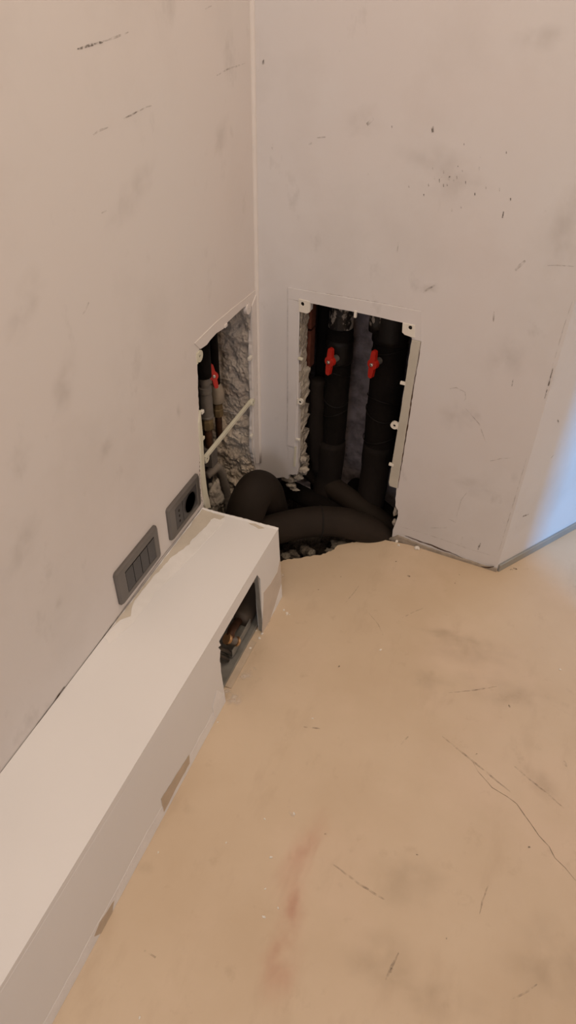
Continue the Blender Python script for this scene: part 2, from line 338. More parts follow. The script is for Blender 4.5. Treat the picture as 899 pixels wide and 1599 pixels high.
# corner bead
bm = bmesh.new()
for k in range(2): pass
tube(bm, [Vector((0.0005, -0.0005, z)) + Vector((0.0006*noise.noise(Vector((0, 0, z*9))), 0, 0)) for z in [0.118+i*0.04 for i in range(60)]], 0.0068, 14)
bead = finish(bm, 'trim_1', mat('corner_sealant', (0.68, 0.64, 0.61), 0.03, 20, 0.6), None, True); tag(bead, 'pale filler bead in the corner', kind='structure')

# marks on the walls
def mkA(name, px, w, m=M_SCUFF, s=1): return ribbon(name, px, w, mA, m, wall_l, 0.0005, s)
def mkB(name, px, w, m=M_SCUFF, s=1): return ribbon(name, px, w, mB, m, wall_b, 0.0005, s)
def mkC(name, px, w, m=M_SCUFF, s=1): return ribbon(name, px, w, mC, m, wall_r, 0.0005, s)
mkA('scuff_mark', [(-0.5219, 1.0813), (-0.5014, 1.0824), (-0.4658, 1.0836)], 0.0030, s=1)
mkA('scuff_mark', [(-0.4658, 1.0836), (-0.4433, 1.0848), (-0.4037, 1.0881)], 0.0026, M_FAINT, 2)
mkA('scuff_mark', [(-0.4396, 0.9936), (-0.4159, 0.9950), (-0.3965, 0.9965)], 0.0022, s=3)
mkA('scuff_mark', [(-0.3965, 0.9965), (-0.3786, 0.9976), (-0.3642, 0.9969)], 0.0025, M_FAINT, 4)
mkA('scuff_mark', [(-0.5159, 0.9877), (-0.5034, 0.9898), (-0.4805, 0.9901)], 0.0026, M_FAINT, 5)
mkA('scuff_mark', [(-0.1477, 1.0062), (-0.1050, 1.0099), (-0.0332, 1.0098)], 0.0028, M_FAINT, 6)
mkA('scuff_mark', [(-0.6051, 0.7799), (-0.5963, 0.7829), (-0.5862, 0.7901)], 0.0030, M_FAINT, 7)
mkA('scuff_mark', [(-0.5240, 0.8928), (-0.5113, 0.8927)], 0.0026, M_FAINT, 8)
mkA('scuff_mark', [(-0.1771, 1.0976), (-0.1544, 1.1002)], 0.0026, M_FAINT, 9)
for i, (c, rx, ry, a) in enumerate([((-0.4445, 0.8956), 0.09, 0.030, 0.4), ((-0.1413, 0.9124), 0.05, 0.03, 0.5), ((-0.7927, 0.3800), 0.018, 0.012, 0.8), ((-0.8266, 0.5332), 0.06, 0.03, 0.5), ((-0.6720, 0.7049), 0.07, 0.03, 0.9), ((-0.7099, 0.8330), 0.06, 0.03, 0.7), ((-0.6090, 0.5553), 0.03, 0.02, 0.7), ((-0.3775, 0.4936), 0.012, 0.02, 0), ((-0.7896, 0.6518), 0.04, 0.03, 0.9)]):
    blot('smudge', c, rx, ry, mA, M_SMUDGE, wall_l, 0.0003+0.00004*i, i, a)
mkB('scuff_mark', [(0.0224, 1.0142), (0.0223, 1.0055)], 0.004, s=11)
mkB('scuff_mark', [(0.3459, 0.9384), (0.3485, 0.9289)], 0.005, s=12)
mkB('scuff_mark', [(0.3886, 0.8643), (0.3873, 0.8578)], 0.003, s=13)
mkB('scuff_mark', [(0.4925, 0.8196), (0.4926, 0.8088)], 0.0028, s=14)
mkB('scuff_mark', [(0.3095, 0.7372), (0.3094, 0.7164)], 0.002, M_FAINT, 15)
mkB('scuff_mark', [(0.5480, 0.7424), (0.5410, 0.7331), (0.5342, 0.7225)], 0.006, M_FAINT, 16)
mkB('scuff_mark', [(0.1161, 0.8853), (0.1225, 0.8892)], 0.003, M_FAINT, 17)
mkB('scuff_mark', [(0.1325, 0.8988), (0.1491, 0.9015)], 0.003, M_FAINT, 18)
mkB('scuff_mark', [(0.2279, 0.9290), (0.2388, 0.9401)], 0.006, M_FAINT, 19)
mkB('scuff_mark', [(0.3702, 0.6500), (0.3933, 0.6686)], 0.004, M_FAINT, 20)
mkB('scuff_mark', [(0.5126, 0.6394), (0.5155, 0.6191)], 0.0032, M_FAINT, 21)
mkB('scuff_mark', [(0.5774, 0.5110), (0.5786, 0.4938)], 0.0026, s=22)
mkB('scuff_mark', [(0.4568, 0.4560), (0.4695, 0.4623), (0.4895, 0.4569), (0.4935, 0.4426), (0.4891, 0.4289)], 0.0020, M_FAINT, 23)
mkB('scuff_mark', [(0.4978, 0.4187), (0.5321, 0.3901), (0.5537, 0.3505)], 0.0020, M_FAINT, 24)
mkB('scuff_mark', [(0.5726, 0.3054), (0.5935, 0.3191), (0.6139, 0.3273)], 0.0018, M_FAINT, 25)
mkB('scuff_mark', [(0.5773, 0.7383), (0.6037, 0.7440), (0.6315, 0.7466)], 0.0020, M_FAINT, 26)
mkB('scuff_mark', [(0.5277, 0.1250), (0.5302, 0.1811), (0.5383, 0.2031)], 0.0016, M_FAINT, 27)
mkB('scuff_mark', [(0.4728, 0.0707), (0.5107, 0.0856)], 0.0022, M_FAINT, 28)
mkB('scuff_mark', [(0.5968, 0.0702), (0.5948, 0.0482)], 0.0030, s=29)
mkB('scuff_mark', [(0.5525, 0.0731), (0.5537, 0.0482), (0.5684, 0.0372)], 0.0014, M_FAINT, 30)
mkB('scuff_mark', [(0.5107, 0.1144), (0.5303, 0.1098)], 0.0016, M_FAINT, 31)
mkB('scuff_mark', [(0.3967, 0.0451), (0.4566, 0.0473), (0.5059, 0.0457), (0.5788, 0.0415), (0.6393, 0.0435)], 0.0016, M_FAINT, 32)
rnd = random.Random(21)
for k in range(26):      # little pits in the plaster
    s0, z0 = (0.3758, 0.8574); s = s0+rnd.gauss(0.02, 0.05); z = z0+rnd.gauss(0, 0.035)
    mkB('paint_pit', [(s, z), (s+0.001, z-rnd.uniform(0.002, 0.006))], 0.0018, M_SCUFF if k % 3 else M_FAINT, 40+k)
for i, (c, rx, ry, a) in enumerate([((0.3855, 0.8691), 0.10, 0.05, -0.2), ((0.3818, 0.6600), 0.03, 0.012, 0.3), ((0.2178, 0.9331), 0.05, 0.03, 0.3), ((0.6020, 0.7928), 0.03, 0.08, 0), ((0.5551, 0.5495), 0.05, 0.05, 0), ((0.4851, 0.3959), 0.05, 0.04, 0.5), ((0.4913, 1.0713), 0.05, 0.02, 0.1), ((0.5518, 0.2266), 0.06, 0.03, 0)]):
    blot('smudge', c, rx, ry, mB, M_SMUDGE, wall_b, 0.0003+0.00004*i, 30+i, a)
mkC('scuff_mark', [(0.0402, 0.1569), (0.0630, 0.1541)], 0.005, s=70)
mkC('scuff_mark', [(0.0588, 0.4149), (0.0686, 0.4003)], 0.004, s=71)
mkC('scuff_mark', [(0.0801, 0.3076), (0.0861, 0.3140)], 0.003, M_FAINT, 72)
# chipped paint along the outer corner
ribbon('chipped_corner', [(0.6449, 0.5505), (0.6457, 0.5084), (0.6456, 0.4837)], 0.0022, mB, M_SCUFF, wall_b, 0.0006, 80)
ribbon('chipped_corner', [(0.6443, 0.3371), (0.6438, 0.2037), (0.6427, 0.0640)], 0.0016, mB, M_FAINT, wall_b, 0.0006, 81)
ribbon('chipped_corner', [(0.6453, 0.6956), (0.6430, 0.6361), (0.6431, 0.5431)], 0.0012, mB, M_FAINT, wall_b, 0.0006, 82)
# joint between the wall and the boxed ledge
ribbon('joint_gap', [(-0.3331, 0.2095), (-0.5059, 0.2157), (-0.6615, 0.2111), (-0.7989, 0.2067), (-0.9103, 0.2091)], 0.0011, mA, M_GAP, wall_l, 0.0006, 83, 0.4)
ribbon('joint_gap', [(-0.8344, 0.2122), (-0.8717, 0.2075), (-0.9057, 0.2079)], 0.0032, mA, M_GAP, wall_l, 0.0009, 84, 0.5)
ribbon('joint_gap', [(-0.3116, 0.3492), (-0.3191, 0.3005), (-0.3220, 0.2412), (-0.3121, 0.2025)], 0.0035, mA, M_SCUFF, wall_l, 0.0008, 85, 0.5)

# crumbling strip at the foot of the back wall: the plaster stops short and a grey bed shows
foot = [(0.372, -0.001), (0.3975, 0.0105), (0.4167, 0.0073), (0.4460, 0.0038), (0.4766, 0.0010), (0.5131, 0.0008), (0.5495, -0.0014), (0.5694, -0.0039), (0.5952, -0.0039), (0.6265, -0.0012), (0.6494, 0.0023), (LB, -0.002)]
bm = bmesh.new(); slab(bm, jag([(0.372, -0.004)]+[(s, max(z, 0)+0.0065+0.002*noise.noise(Vector((s*60, 0, 0)))) for s, z in foot[1:-1]]+[(LB+0.0, 0.006), (LB, -0.004)], 0.006, 0.001, 9, True), 0.0, 0.0055, mB)
foot_o = finish(bm, 'trim_2', mat('grey_wall_foot', (0.40, 0.345, 0.28), 0.15, 60, 0.9, 0.5, 200)); tag(foot_o, 'crumbling grey strip at the wall foot', kind='structure')
ribbon('torn_plaster_gap', [(0.4133, 0.0213), (0.4525, 0.0175), (0.4742, 0.0176), (0.5112, 0.0132), (0.5474, 0.0109), (0.5680, 0.0043)], 0.0030, mB, M_GAP, wall_b, 0.0008, 90, 0.6)
ribbon('torn_plaster_gap', [(0.6128, 0.0039), (0.6296, 0.0068), (0.6418, 0.0165)], 0.0030, mB, M_GAP, wall_b, 0.0062, 91, 0.5)

# marks on the floor
def mkF(name, pts, w, m=M_SCUFF, s=1): return ribbon(name, pts, w, mF, m, floor, 0.0004, s)
mkF('floor_crack', [(0.6827, -0.5799), (0.6949, -0.5959), (0.7096, -0.6065), (0.7242, -0.6180), (0.7505, -0.6247), (0.7697, -0.6325), (0.7850, -0.6479), (0.7986, -0.6610), (0.8133, -0.6769), (0.8317, -0.6896), (0.8426, -0.7059), (0.8601, -0.7159), (0.8785, -0.7315)], 0.0014, M_CRACK, s=100)
mkF('scuff_mark', [(0.7570, -0.5601), (0.7906, -0.5783), (0.8205, -0.5929), (0.8498, -0.6096)], 0.004, M_FAINT, 101)
mkF('scuff_mark', [(0.6319, -0.9415), (0.6272, -0.9617), (0.6230, -0.9831)], 0.004, M_FAINT, 102)
mkF('scuff_mark', [(0.6281, -0.9650), (0.6267, -0.9710)], 0.003, M_SCUFF, 103)
mkF('scuff_mark', [(0.7444, -0.7911), (0.7397, -0.8203), (0.7381, -0.8414)], 0.0026, M_FAINT, 104)
mkF('scuff_mark', [(0.4974, -0.8541), (0.5461, -0.8675), (0.5917, -0.8758)], 0.004, M_FAINT, 105)
mkF('scuff_mark', [(0.2694, -1.0818), (0.2834, -1.0828), (0.2901, -1.0829)], 0.004, M_FAINT, 106)
mkF('scuff_mark', [(0.6176, -0.5478), (0.6849, -0.5790), (0.7608, -0.6166)], 0.004, M_FAINT, 107)
mkF('scuff_mark', [(0.6093, -0.4434), (0.6572, -0.4175), (0.6988, -0.3907)], 0.003, M_FAINT, 108)
mkF('scuff_mark', [(0.3975, -0.2972), (0.4253, -0.3208), (0.4444, -0.3469)], 0.002, M_FAINT, 109)
mkF('scuff_mark', [(0.4716, -0.2818), (0.4905, -0.2555), (0.5083, -0.2357)], 0.0025, M_FAINT, 110)
mkF('scuff_mark', [(0.3379, -0.2832), (0.3461, -0.2494), (0.3506, -0.2230)], 0.0025, M_FAINT, 111)
mkF('scuff_mark', [(0.8028, -0.9383), (0.8235, -0.9189), (0.8341, -0.9060)], 0.003, M_FAINT, 113)
mkF('scuff_mark', [(0.5477, -0.5935), (0.5563, -0.5723)], 0.003, M_FAINT, 114)
mkF('scuff_mark', [(0.3609, -0.6277), (0.3926, -0.6196)], 0.003, M_FAINT, 115)
for i, (x, y, rr) in enumerate([(0.4534, -0.1470)+(0.0042,), (0.4118, -0.1092)+(0.0025,), (0.3800, -0.4644)+(0.003,), (0.7301, -0.4296)+(0.0032,), (0.5665, -0.0966)+(0.002,), (0.8001, -0.7033)+(0.0028,), (0.6856, -0.5617)+(0.0025,), (0.5387, -0.6029)+(0.002,), (0.5617, -0.1286)+(0.0016,), (0.6245, -0.7868)+(0.002,), (0.4690, -0.8112)+(0.0028,), (0.6964, -0.8942)+(0.002,), (0.8451, -0.5194)+(0.006,), (0.6895, -0.0232)+(0.006,), (0.6813, -0.0312)+(0.004,), (0.2657, -0.2708)+(0.002,), (0.3018, -0.2107)+(0.002,)]):
    blot('dark_speck', (x, y), rr, rr*0.6, mF, M_SCUFF if i not in (12,) else M_FAINT, floor, 0.0008, 50+i, i*0.7, 10)
for i, (c, rx, ry, a) in enumerate([((0.4575, -0.9443), 0.030, 0.12, 0.06), ((0.4698, -1.0166), 0.04, 0.09, 0.2), ((0.4402, -0.8542), 0.028, 0.10, -0.2), ((0.4558, -0.9399), 0.012, 0.035, 0.0)]):
    blot('pink_stain', c, rx, ry, mF, M_PINK, floor, 0.0005+0.00005*i, 70+i, a)
for i, (c, rx, ry, a) in enumerate([((0.2319, -0.8578), 0.018, 0.012, 0.3), ((0.2104, -0.9745), 0.02, 0.012, 0.2), ((0.6146, -0.9594), 0.07, 0.05, 0.3), ((0.6246, -0.3090), 0.12, 0.06, 0.1), ((0.7191, -0.3961), 0.12, 0.05, 0.2), ((0.5525, -0.4287), 0.06, 0.03, 0.2), ((0.8016, -0.5739), 0.07, 0.03, -0.6), ((0.6244, -0.8365), 0.08, 0.06, 0.3), ((0.8508, -0.8662), 0.08, 0.08, 0.3), ((0.7064, -0.9763), 0.08, 0.03, 0.3), ((0.5784, -0.2890), 0.08, 0.02, 0.1)]):
    blot('floor_smudge', c, rx, ry, mF, M_FSMUDGE, floor, 0.0002+0.00002*i, 90+i, a)
for i, (c, rx, ry, a) in enumerate([((0.2056, -0.5591), 0.022, 0.014, 0.9), ((0.2088, -0.6204), 0.024, 0.017, 0.6), ((0.1854, -0.6132), 0.014, 0.012, 0.6), ((0.2140, -0.5382), 0.010, 0.007, 0.6), ((0.1917, -0.4149), 0.008, 0.02, -0.1), ((0.4019, -0.8002), 0.008, 0.003, 2.6), ((0.1694, -0.2620), 0.006, 0.012, 0)]):
    blot('plaster_smear', c, rx, ry, mF, M_DUST, floor, 0.0006+0.00004*i, 120+i, a)

# ------------------------------------------------------------------ cavities behind the walls
# left niche: roughcast side facing the camera, dark back
def cavity(name, label, m, sheets):
    bm = bmesh.new()
    for a in sheets: rough_sheet(bm, *a)
    o = finish(bm, name, m, None, True); return tag(o, label, kind='structure')
cavity('wall_niche_side', 'roughcast mortar inside the left opening', ROUGH, [((-0.003, -0.026, 0.27), (-0.129, 0.0, 0), (0, 0, 0.34), 110, 242, (0, -1, 0), 0.0095, 34.0, 3.0)])
cavity('wall_niche_foot', 'paler coarse mortar low inside the left opening', ROUGH_LO, [((-0.003, -0.026, -0.12), (-0.129, 0.0, 0), (0, 0, 0.39), 110, 278, (0, -1, 0), 0.0105, 34.0, 3.0)])
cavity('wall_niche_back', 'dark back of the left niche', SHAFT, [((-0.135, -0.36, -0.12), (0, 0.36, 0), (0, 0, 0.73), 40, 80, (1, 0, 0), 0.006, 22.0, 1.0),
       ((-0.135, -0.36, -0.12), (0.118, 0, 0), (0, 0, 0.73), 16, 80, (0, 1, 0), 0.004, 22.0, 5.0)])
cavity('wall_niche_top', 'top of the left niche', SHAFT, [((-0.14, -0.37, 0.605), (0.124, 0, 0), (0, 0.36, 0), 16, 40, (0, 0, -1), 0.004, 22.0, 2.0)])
# bay behind the back wall
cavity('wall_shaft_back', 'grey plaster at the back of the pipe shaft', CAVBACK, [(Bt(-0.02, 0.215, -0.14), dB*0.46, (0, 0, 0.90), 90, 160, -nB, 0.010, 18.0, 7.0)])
cavity('wall_shaft_right', 'right side of the pipe shaft, painted dark for shade', SHAFT, [(Bt(0.405, 0.016, -0.14), nB*0.21, (0, 0, 0.90), 30, 90, -dB, 0.006, 20.0, 2.0)])
cavity('wall_shaft_left', 'left side of the pipe shaft, painted dark for shade', SHAFT, [(Bt(-0.005, 0.030, -0.14), nB*0.20, (0, 0, 0.90), 30, 90, dB, 0.006, 20.0, 4.0)])
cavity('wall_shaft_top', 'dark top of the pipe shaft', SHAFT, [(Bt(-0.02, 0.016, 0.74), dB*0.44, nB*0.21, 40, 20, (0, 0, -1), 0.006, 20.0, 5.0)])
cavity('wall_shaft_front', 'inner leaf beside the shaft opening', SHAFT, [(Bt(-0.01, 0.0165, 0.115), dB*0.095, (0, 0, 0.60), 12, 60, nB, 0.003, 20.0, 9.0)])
# broken masonry reveal on the left side of the back opening
bm = bmesh.new(); nz = 150; nt = 14; G = []
for i in range(nz+1):
    z = 0.085+(0.60-0.085)*i/nz; row = []
    e = 0.044+0.008*noise.fractal(Vector((0, 0, z*24)), 1, 2, 4)+((0.022*noise.fractal(Vector((4, 0, z*40)), 1, 2, 3)+0.004) if z < 0.40 else 0.0)
    if z < 0.13: e += 0.02
    for j in range(nt+1):
        t = j/nt; s = 0.1070+(0.006 if z < 0.40 else 0.0)*t+0.0030*noise.fractal(Vector((t*3, 7, z*70)), 1, 2, 3)
        row.append(bm.verts.new(Bt(s, 0.001+e*t, z)))
    row.append(bm.verts.new(Bt(0.085, 0.001+e, z))); G.append(row)
for i in range(nz):
    for j in range(nt+1): bm.faces.new((G[i][j], G[i+1][j], G[i+1][j+1], G[i][j+1]))
finish(bm, 'broken_masonry_edge', REVEAL, wall_b, True)
# plaster lumps hanging at the foot of the strip between corner and opening
for i, (c, r, sq) in enumerate([((0.0835, 0.0796), 0.013, (1.2, .6, .8)), ((0.1073, 0.0963), 0.012, (1.1, .8, .8)), ((0.0894, 0.0602), 0.012, (1.1, .7, .6)), ((0.1231, 0.1225), 0.012, (1.0, .9, .9)), ((0.0667, 0.0781), 0.009, (1, .6, .8)), ((0.1204, 0.1542), 0.010, (.8, 1, 1)), ((0.0990, 0.0506), 0.009, (1.3, .7, .4))]):
    me = stone_mesh('plaster_lump', r, i+3, 3, sq); me.materials.append(REVEAL); o = bpy.data.objects.new('plaster_lump', me); COL.objects.link(o); o.parent = wall_b; o.location = Bt(c[0], 0.012, c[1])
    for p in me.polygons: p.use_smooth = True
for i, (c, r, sq) in enumerate([((0.3776, 0.0781), 0.011, (.5, .7, 1.3)), ((0.3784, 0.0422), 0.009, (.6, .6, 1.2))]):
    me = stone_mesh('plaster_lump', r, i+13, 3, sq); me.materials.append(REVEAL); o = bpy.data.objects.new('plaster_lump', me); COL.objects.link(o); o.parent = wall_b; o.location = Bt(c[0], 0.012, c[1])
    for p in me.polygons: p.use_smooth = True
# terracotta blocks showing behind the plaster edge
zb = 0.395
for k in range(2):
    bm = bmesh.new(); slab(bm, jag([(0.050, zb), (0.075, zb), (0.075, zb+0.094), (0.050, zb+0.094)], 0.006, 0.001, k, True), 0.0, 0.025, lambda u, v, w: Bt(0.088+w, u, v))
    b = finish(bm, 'brick', BRICK, wall_b); add_bevel(b, 0.002); zb += 0.099

# ------------------------------------------------------------------ access panel frames
fa = thing('access_panel_frame', (0.002, -0.15, 0.30), 'cream plastic access-panel frame round the left wall opening, one bar crossing it', 'frame')
H = 0.0035
flat('top_bar', [(-0.0032, 0.5861), (-0.0079, 0.5616), (-0.0325, 0.5626), (-0.0694, 0.5732), (-0.1151, 0.5736), (-0.1589, 0.5739), (-0.1717, 0.5683), (-0.2040, 0.5729), (-0.2331, 0.5710), (-0.2476, 0.5681), (-0.2748, 0.5713), (-0.2954, 0.5929), (-0.1925, 0.5952)], mA, WHITE, fa, 0.0, 0.0014, 5, 0.02, 0.0005)
flat('right_bar', [(0.0001, 0.5804), (-0.0027, 0.5142), (-0.0019, 0.3495), (-0.0051, 0.1633), (-0.0068, 0.1194), (-0.0275, 0.1293), (-0.0372, 0.1842), (-0.0320, 0.3655), (-0.0326, 0.4964), (-0.0326, 0.5597)], mA, WHITE, fa, 0.0, H, 6, 0.02, 0.0004)
ribbon('frame_groove', [(-0.0107, 0.5773), (-0.0113, 0.4868), (-0.0134, 0.3555), (-0.0186, 0.1418)], 0.0016, mA, M_FAINT, fa, H+0.0004, 7, 0.2)
flat('left_bar', [(-0.2966, 0.4470), (-0.2968, 0.3689), (-0.2998, 0.2870), (-0.2954, 0.2304), (-0.2859, 0.1821), (-0.3098, 0.1969), (-0.3156, 0.2632), (-0.3105, 0.3369), (-0.3061, 0.4221)], mA, PLASTIC, fa, -0.004, H, 8, 0.02, 0.0005)
bm = bmesh.new(); a = Vector((-0.2797, 0.3197)); b = Vector((-0.0419, 0.3219)); d = (b-a).normalized(); n2 = Vector((-d.y, d.x))
slab(bm, [tuple(a-n2*0.0045), tuple(b-n2*0.0045), tuple(b+n2*0.0045), tuple(a+n2*0.0045)], -0.006, 0.001, mA)
cb = finish(bm, 'cross_bar', PLASTIC, fa); add_bevel(cb, 0.0008)
def lug(parent, c, r, mp, m=PLASTIC, w0=-0.004, w1=0.003, arm=(0.012, 0.0), bolt=0.0030):
    bm = bmesh.new(); pts = []
    for i in range(18):
        a = 2*PI*i/18; pts.append((c[0]+r*math.cos(a), c[1]+r*math.sin(a)))
    hole = [(c[0]+bolt*math.cos(2*PI*i/12), c[1]+bolt*math.sin(2*PI*i/12)) for i in range(12)]
    slab(bm, pts, w0, w1, mp, [hole])
    if arm[0] or arm[1]:
        A = Vector(c); Bv = A+Vector(arm); dd = Vector(arm).normalized(); nn = Vector((-dd.y, dd.x))*r*0.95; A = A+dd*r*0.75
        slab(bm, [tuple(A-nn), tuple(Bv-nn), tuple(Bv+nn), tuple(A+nn)], w0, w1-0.0004, mp)
    o = finish(bm, 'screw_lug', m, parent)
    slab_obj('screw_hole', [(c[0]+bolt*1.1*math.cos(2*PI*i/12), c[1]+bolt*1.1*math.sin(2*PI*i/12)) for i in range(12)], max(w0, w1-0.004), w1-0.0015, mp, HOLE, o)
    return o
def peg(parent, c, L, h, mp, m=WPLASTIC, ang=0.0):
    bm = bmesh.new(); pts = [(-L, -h), (L, -h), (L, h), (-L, h)]
    pts = [(c[0]+x*math.cos(ang)-y*math.sin(ang), c[1]+x*math.sin(ang)+y*math.cos(ang)) for x, y in pts]
    slab(bm, pts, -0.003, 0.0035, mp); o = finish(bm, 'clip_peg', m, parent); add_bevel(o, 0.001); return o
lug(fa, (-0.0382, 0.3198), 0.0085, mA, arm=(0.006, 0.0), w1=0.005)
lug(fa, (-0.0499, 0.5609), 0.012, mA, WHITE, arm=(0.006, 0.008), w1=0.004, bolt=0.002)
lug(fa, (-0.2794, 0.5586), 0.012, mA, PLASTIC, arm=(-0.012, 0.0), w1=0.002)
lug(fa, (-0.2832, 0.3169), 0.009, mA, PLASTIC, arm=(-0.006, 0.0), w1=0.003)
peg(fa, (-0.0429, 0.4394), 0.008, 0.0035, mA)
peg(fa, (-0.0470, 0.2273), 0.006, 0.004, mA)
peg(fa, (-0.1623, 0.5712), 0.006, 0.0035, mA, WHITE)
peg(fa, (-0.2866, 0.4367), 0.005, 0.0035, mA)
peg(fa, (-0.2927, 0.3761), 0.005, 0.0035, mA, PLASTIC)

fb = thing('access_panel_frame', Bt(0.24, -0.002, 0.38), 'painted plastic access-panel frame round the tall opening in the back wall', 'frame')
flat('top_bar', [(0.0778, 0.6039), (0.2390, 0.6084), (0.3719, 0.6106), (0.3807, 0.5486), (0.3615, 0.5485), (0.3621, 0.5544), (0.3601, 0.5793), (0.2413, 0.5810), (0.1314, 0.5801), (0.0782, 0.5797)], mB, WHITE2, fb, 0.0, 0.0016, 5, 0.02, 0.0004)
flat('left_bar', [(0.0782, 0.5797), (0.1088, 0.5785), (0.1063, 0.5562), (0.1061, 0.4422), (0.1044, 0.3054), (0.1015, 0.1977), (0.0819, 0.1955), (0.0812, 0.3695)], mB, WHITE2, fb, 0.0, 0.0020, 6, 0.02, 0.0004)
flat('left_bar_stub', [(0.1015, 0.1977), (0.1068, 0.1994), (0.1046, 0.1368), (0.0992, 0.1350)], mB, PLASTIC, fb, -0.002, 0.0024, 6, 0.02, 0.0003)
slab_obj('right_bar', [(0.3617, 0.5471), (0.3809, 0.5472), (0.3803, 0.5122), (0.3780, 0.4463), (0.3777, 0.3484), (0.3760, 0.1611), (0.3564, 0.1620), (0.3535, 0.1729), (0.3591, 0.3767)], -0.006, 0.0022, mB, GREYPL, fb, bevel=0.0008)
ribbon('frame_gap', [(0.3809, 0.5472), (0.3816, 0.5125), (0.3794, 0.4466), (0.3791, 0.3488), (0.3776, 0.1616)], 0.0026, mB, M_GAP, fb, 0.0006, 8, 0.4)
ribbon('frame_outline', [(0.0763, 0.6050), (0.0803, 0.4361), (0.0808, 0.2806), (0.0852, 0.0950)], 0.0014, mB, M_FAINT, fb, 0.0018, 9, 0.2)
ribbon('frame_outline', [(0.0778, 0.6053), (0.2388, 0.6112), (0.3782, 0.6132)], 0.0014, mB, M_FAINT, fb, 0.0018, 10, 0.2)
def corner_tab(pts, hc, m):
    bm = bmesh.new(); hole = [(hc[0]+0.0040*math.cos(2*PI*i/14), hc[1]+0.0044*math.sin(2*PI*i/14)) for i in range(14)]
    slab(bm, pts, -0.003, 0.0032, mB, [hole]); o = finish(bm, 'corner_tab', m, fb); add_bevel(o, 0.001); 
    c = slab_obj('screw_hole', [(hc[0]+0.0050*math.cos(2*PI*i/14), hc[1]+0.0054*math.sin(2*PI*i/14)) for i in range(14)], 0.0002, 0.0009, mB, HOLE, fb)
corner_tab([(0.1041, 0.5847), (0.1297, 0.5841), (0.1306, 0.5597), (0.1247, 0.5556), (0.1048, 0.5559)], (0.1134, 0.5751), WPLASTIC)
corner_tab([(0.3381, 0.5802), (0.3640, 0.5801), (0.3678, 0.5528), (0.3609, 0.5527), (0.3454, 0.5550), (0.3394, 0.5593)], (0.3555, 0.5727), WPLASTIC)
lug(fb, (0.3493, 0.3332), 0.0095, mB, WPLASTIC, arm=(0.012, 0.0), w1=0.002)
lug(fb, (0.1139, 0.3312), 0.0072, mB, WPLASTIC, arm=(-0.008, 0.0), w1=0.003)
peg(fb, (0.2345, 0.5768), 0.0028, 0.008, mB)
peg(fb, (0.3552, 0.4435), 0.006, 0.0032, mB)
peg(fb, (0.3541, 0.2249), 0.006, 0.0034, mB)
peg(fb, (0.1109, 0.4434), 0.006, 0.0026, mB, PLASTIC)
peg(fb, (0.1098, 0.2216), 0.006, 0.0026, mB, WPLASTIC)

# ------------------------------------------------------------------ boxed ledge along the left wall
lg = thing('boxed_ledge', (0.0, BEND, 0.0), 'long white boarded ledge running along the left wall with a ragged hole in its front', 'ledge')
G0 = 0.0015
XT = BX1-0.0125
top_pts = [(G0, BFAR), (XT, BFAR), (XT, BEND)] + jag([(XT, BEND), (G0, BEND+0.002)], 0.006, 0.0010, 5)[1:]
slab_obj('top_board', top_pts, BTOP-0.0125, BTOP, mF, BOARD, lg)
tube_obj('filler_lip', [Vector((G0+(BX1-G0)*i/40, BEND-0.001, BTOP-0.0012+0.0016*noise.noise(Vector((i*0.7, 0, 0))))) for i in range(41)], 0.0030, FILLER, lg, 8, lump=0.5)
op = [(-0.4409, 0.1798), (-0.4283, 0.1546), (-0.4345, 0.0717), (-0.4525, -0.0012)]
op_l = [(-0.6311, 0.0346), (-0.6315, 0.0831), (-0.6297, 0.1302), (-0.6221, 0.1482), (-0.6287, 0.1635), (-0.6181, 0.1587), (-0.6225, 0.1747)]
y_r = op[2][0]; 
front = [(BFAR, 0.0), (op_l[0][0], 0.0)] + [(op_l[0][0], 0.010)] + jag(op_l[1:], 0.006, 0.0012, 6) + [op[0], op[1], op[2], (y_r, 0.0), (BEND, 0.0), (BEND, BTOP)] + [(BEND-0.05*i, BTOP+0.0) for i in range(1, 37)] + [(BFAR, BTOP)]
bm = bmesh.new(); slab(bm, front, -0.0125, 0.0, mFront)
for v in bm.verts:
    if abs(v.co.z-BTOP) < 1e-5 and v.co.x > BX1-0.001: v.co.x += 0.0010*noise.noise(Vector((v.co.y*5, 0, 0)))
finish(bm, 'front_board', BOARD, lg)
# studs and tracks behind the hole
bm = bmesh.new(); slab(bm, [(y_r-0.0035, 0.003), (y_r-0.0025, 0.003), (y_r-0.0025, 0.180), (y_r-0.0035, 0.180)], -0.0095, -0.0005, mFront); o = finish(bm, 'metal_stud', ZINC, lg)
bm = bmesh.new(); slab(bm, [(0.112, 0.0015), (0.178, 0.0015), (0.178, 0.010), (0.1765, 0.010), (0.1765, 0.003), (0.1135, 0.003), (0.1135, 0.035), (0.112, 0.035)], BEND-0.02, -0.62+0.0, lambda u, v, w: Vector((u, w, v))); o = finish(bm, 'floor_track', ZINC, lg)
bm = bmesh.new(); slab(bm, [(0.128, 0.012), (0.166, 0.012), (0.166, 0.034), (0.1645, 0.034), (0.1645, 0.0135), (0.1295, 0.0135), (0.1295, 0.046), (0.128, 0.046)], -0.44, -0.535, lambda u, v, w: Vector((u, w, v))); o = finish(bm, 'metal_channel', ZINC, lg)
slab_obj('cut_strip', [(0.1775, -0.60), (0.1925, -0.60), (0.1925, -0.47), (0.1775, -0.47)], 0.0006, 0.0025, mF, BARE_B, lg)
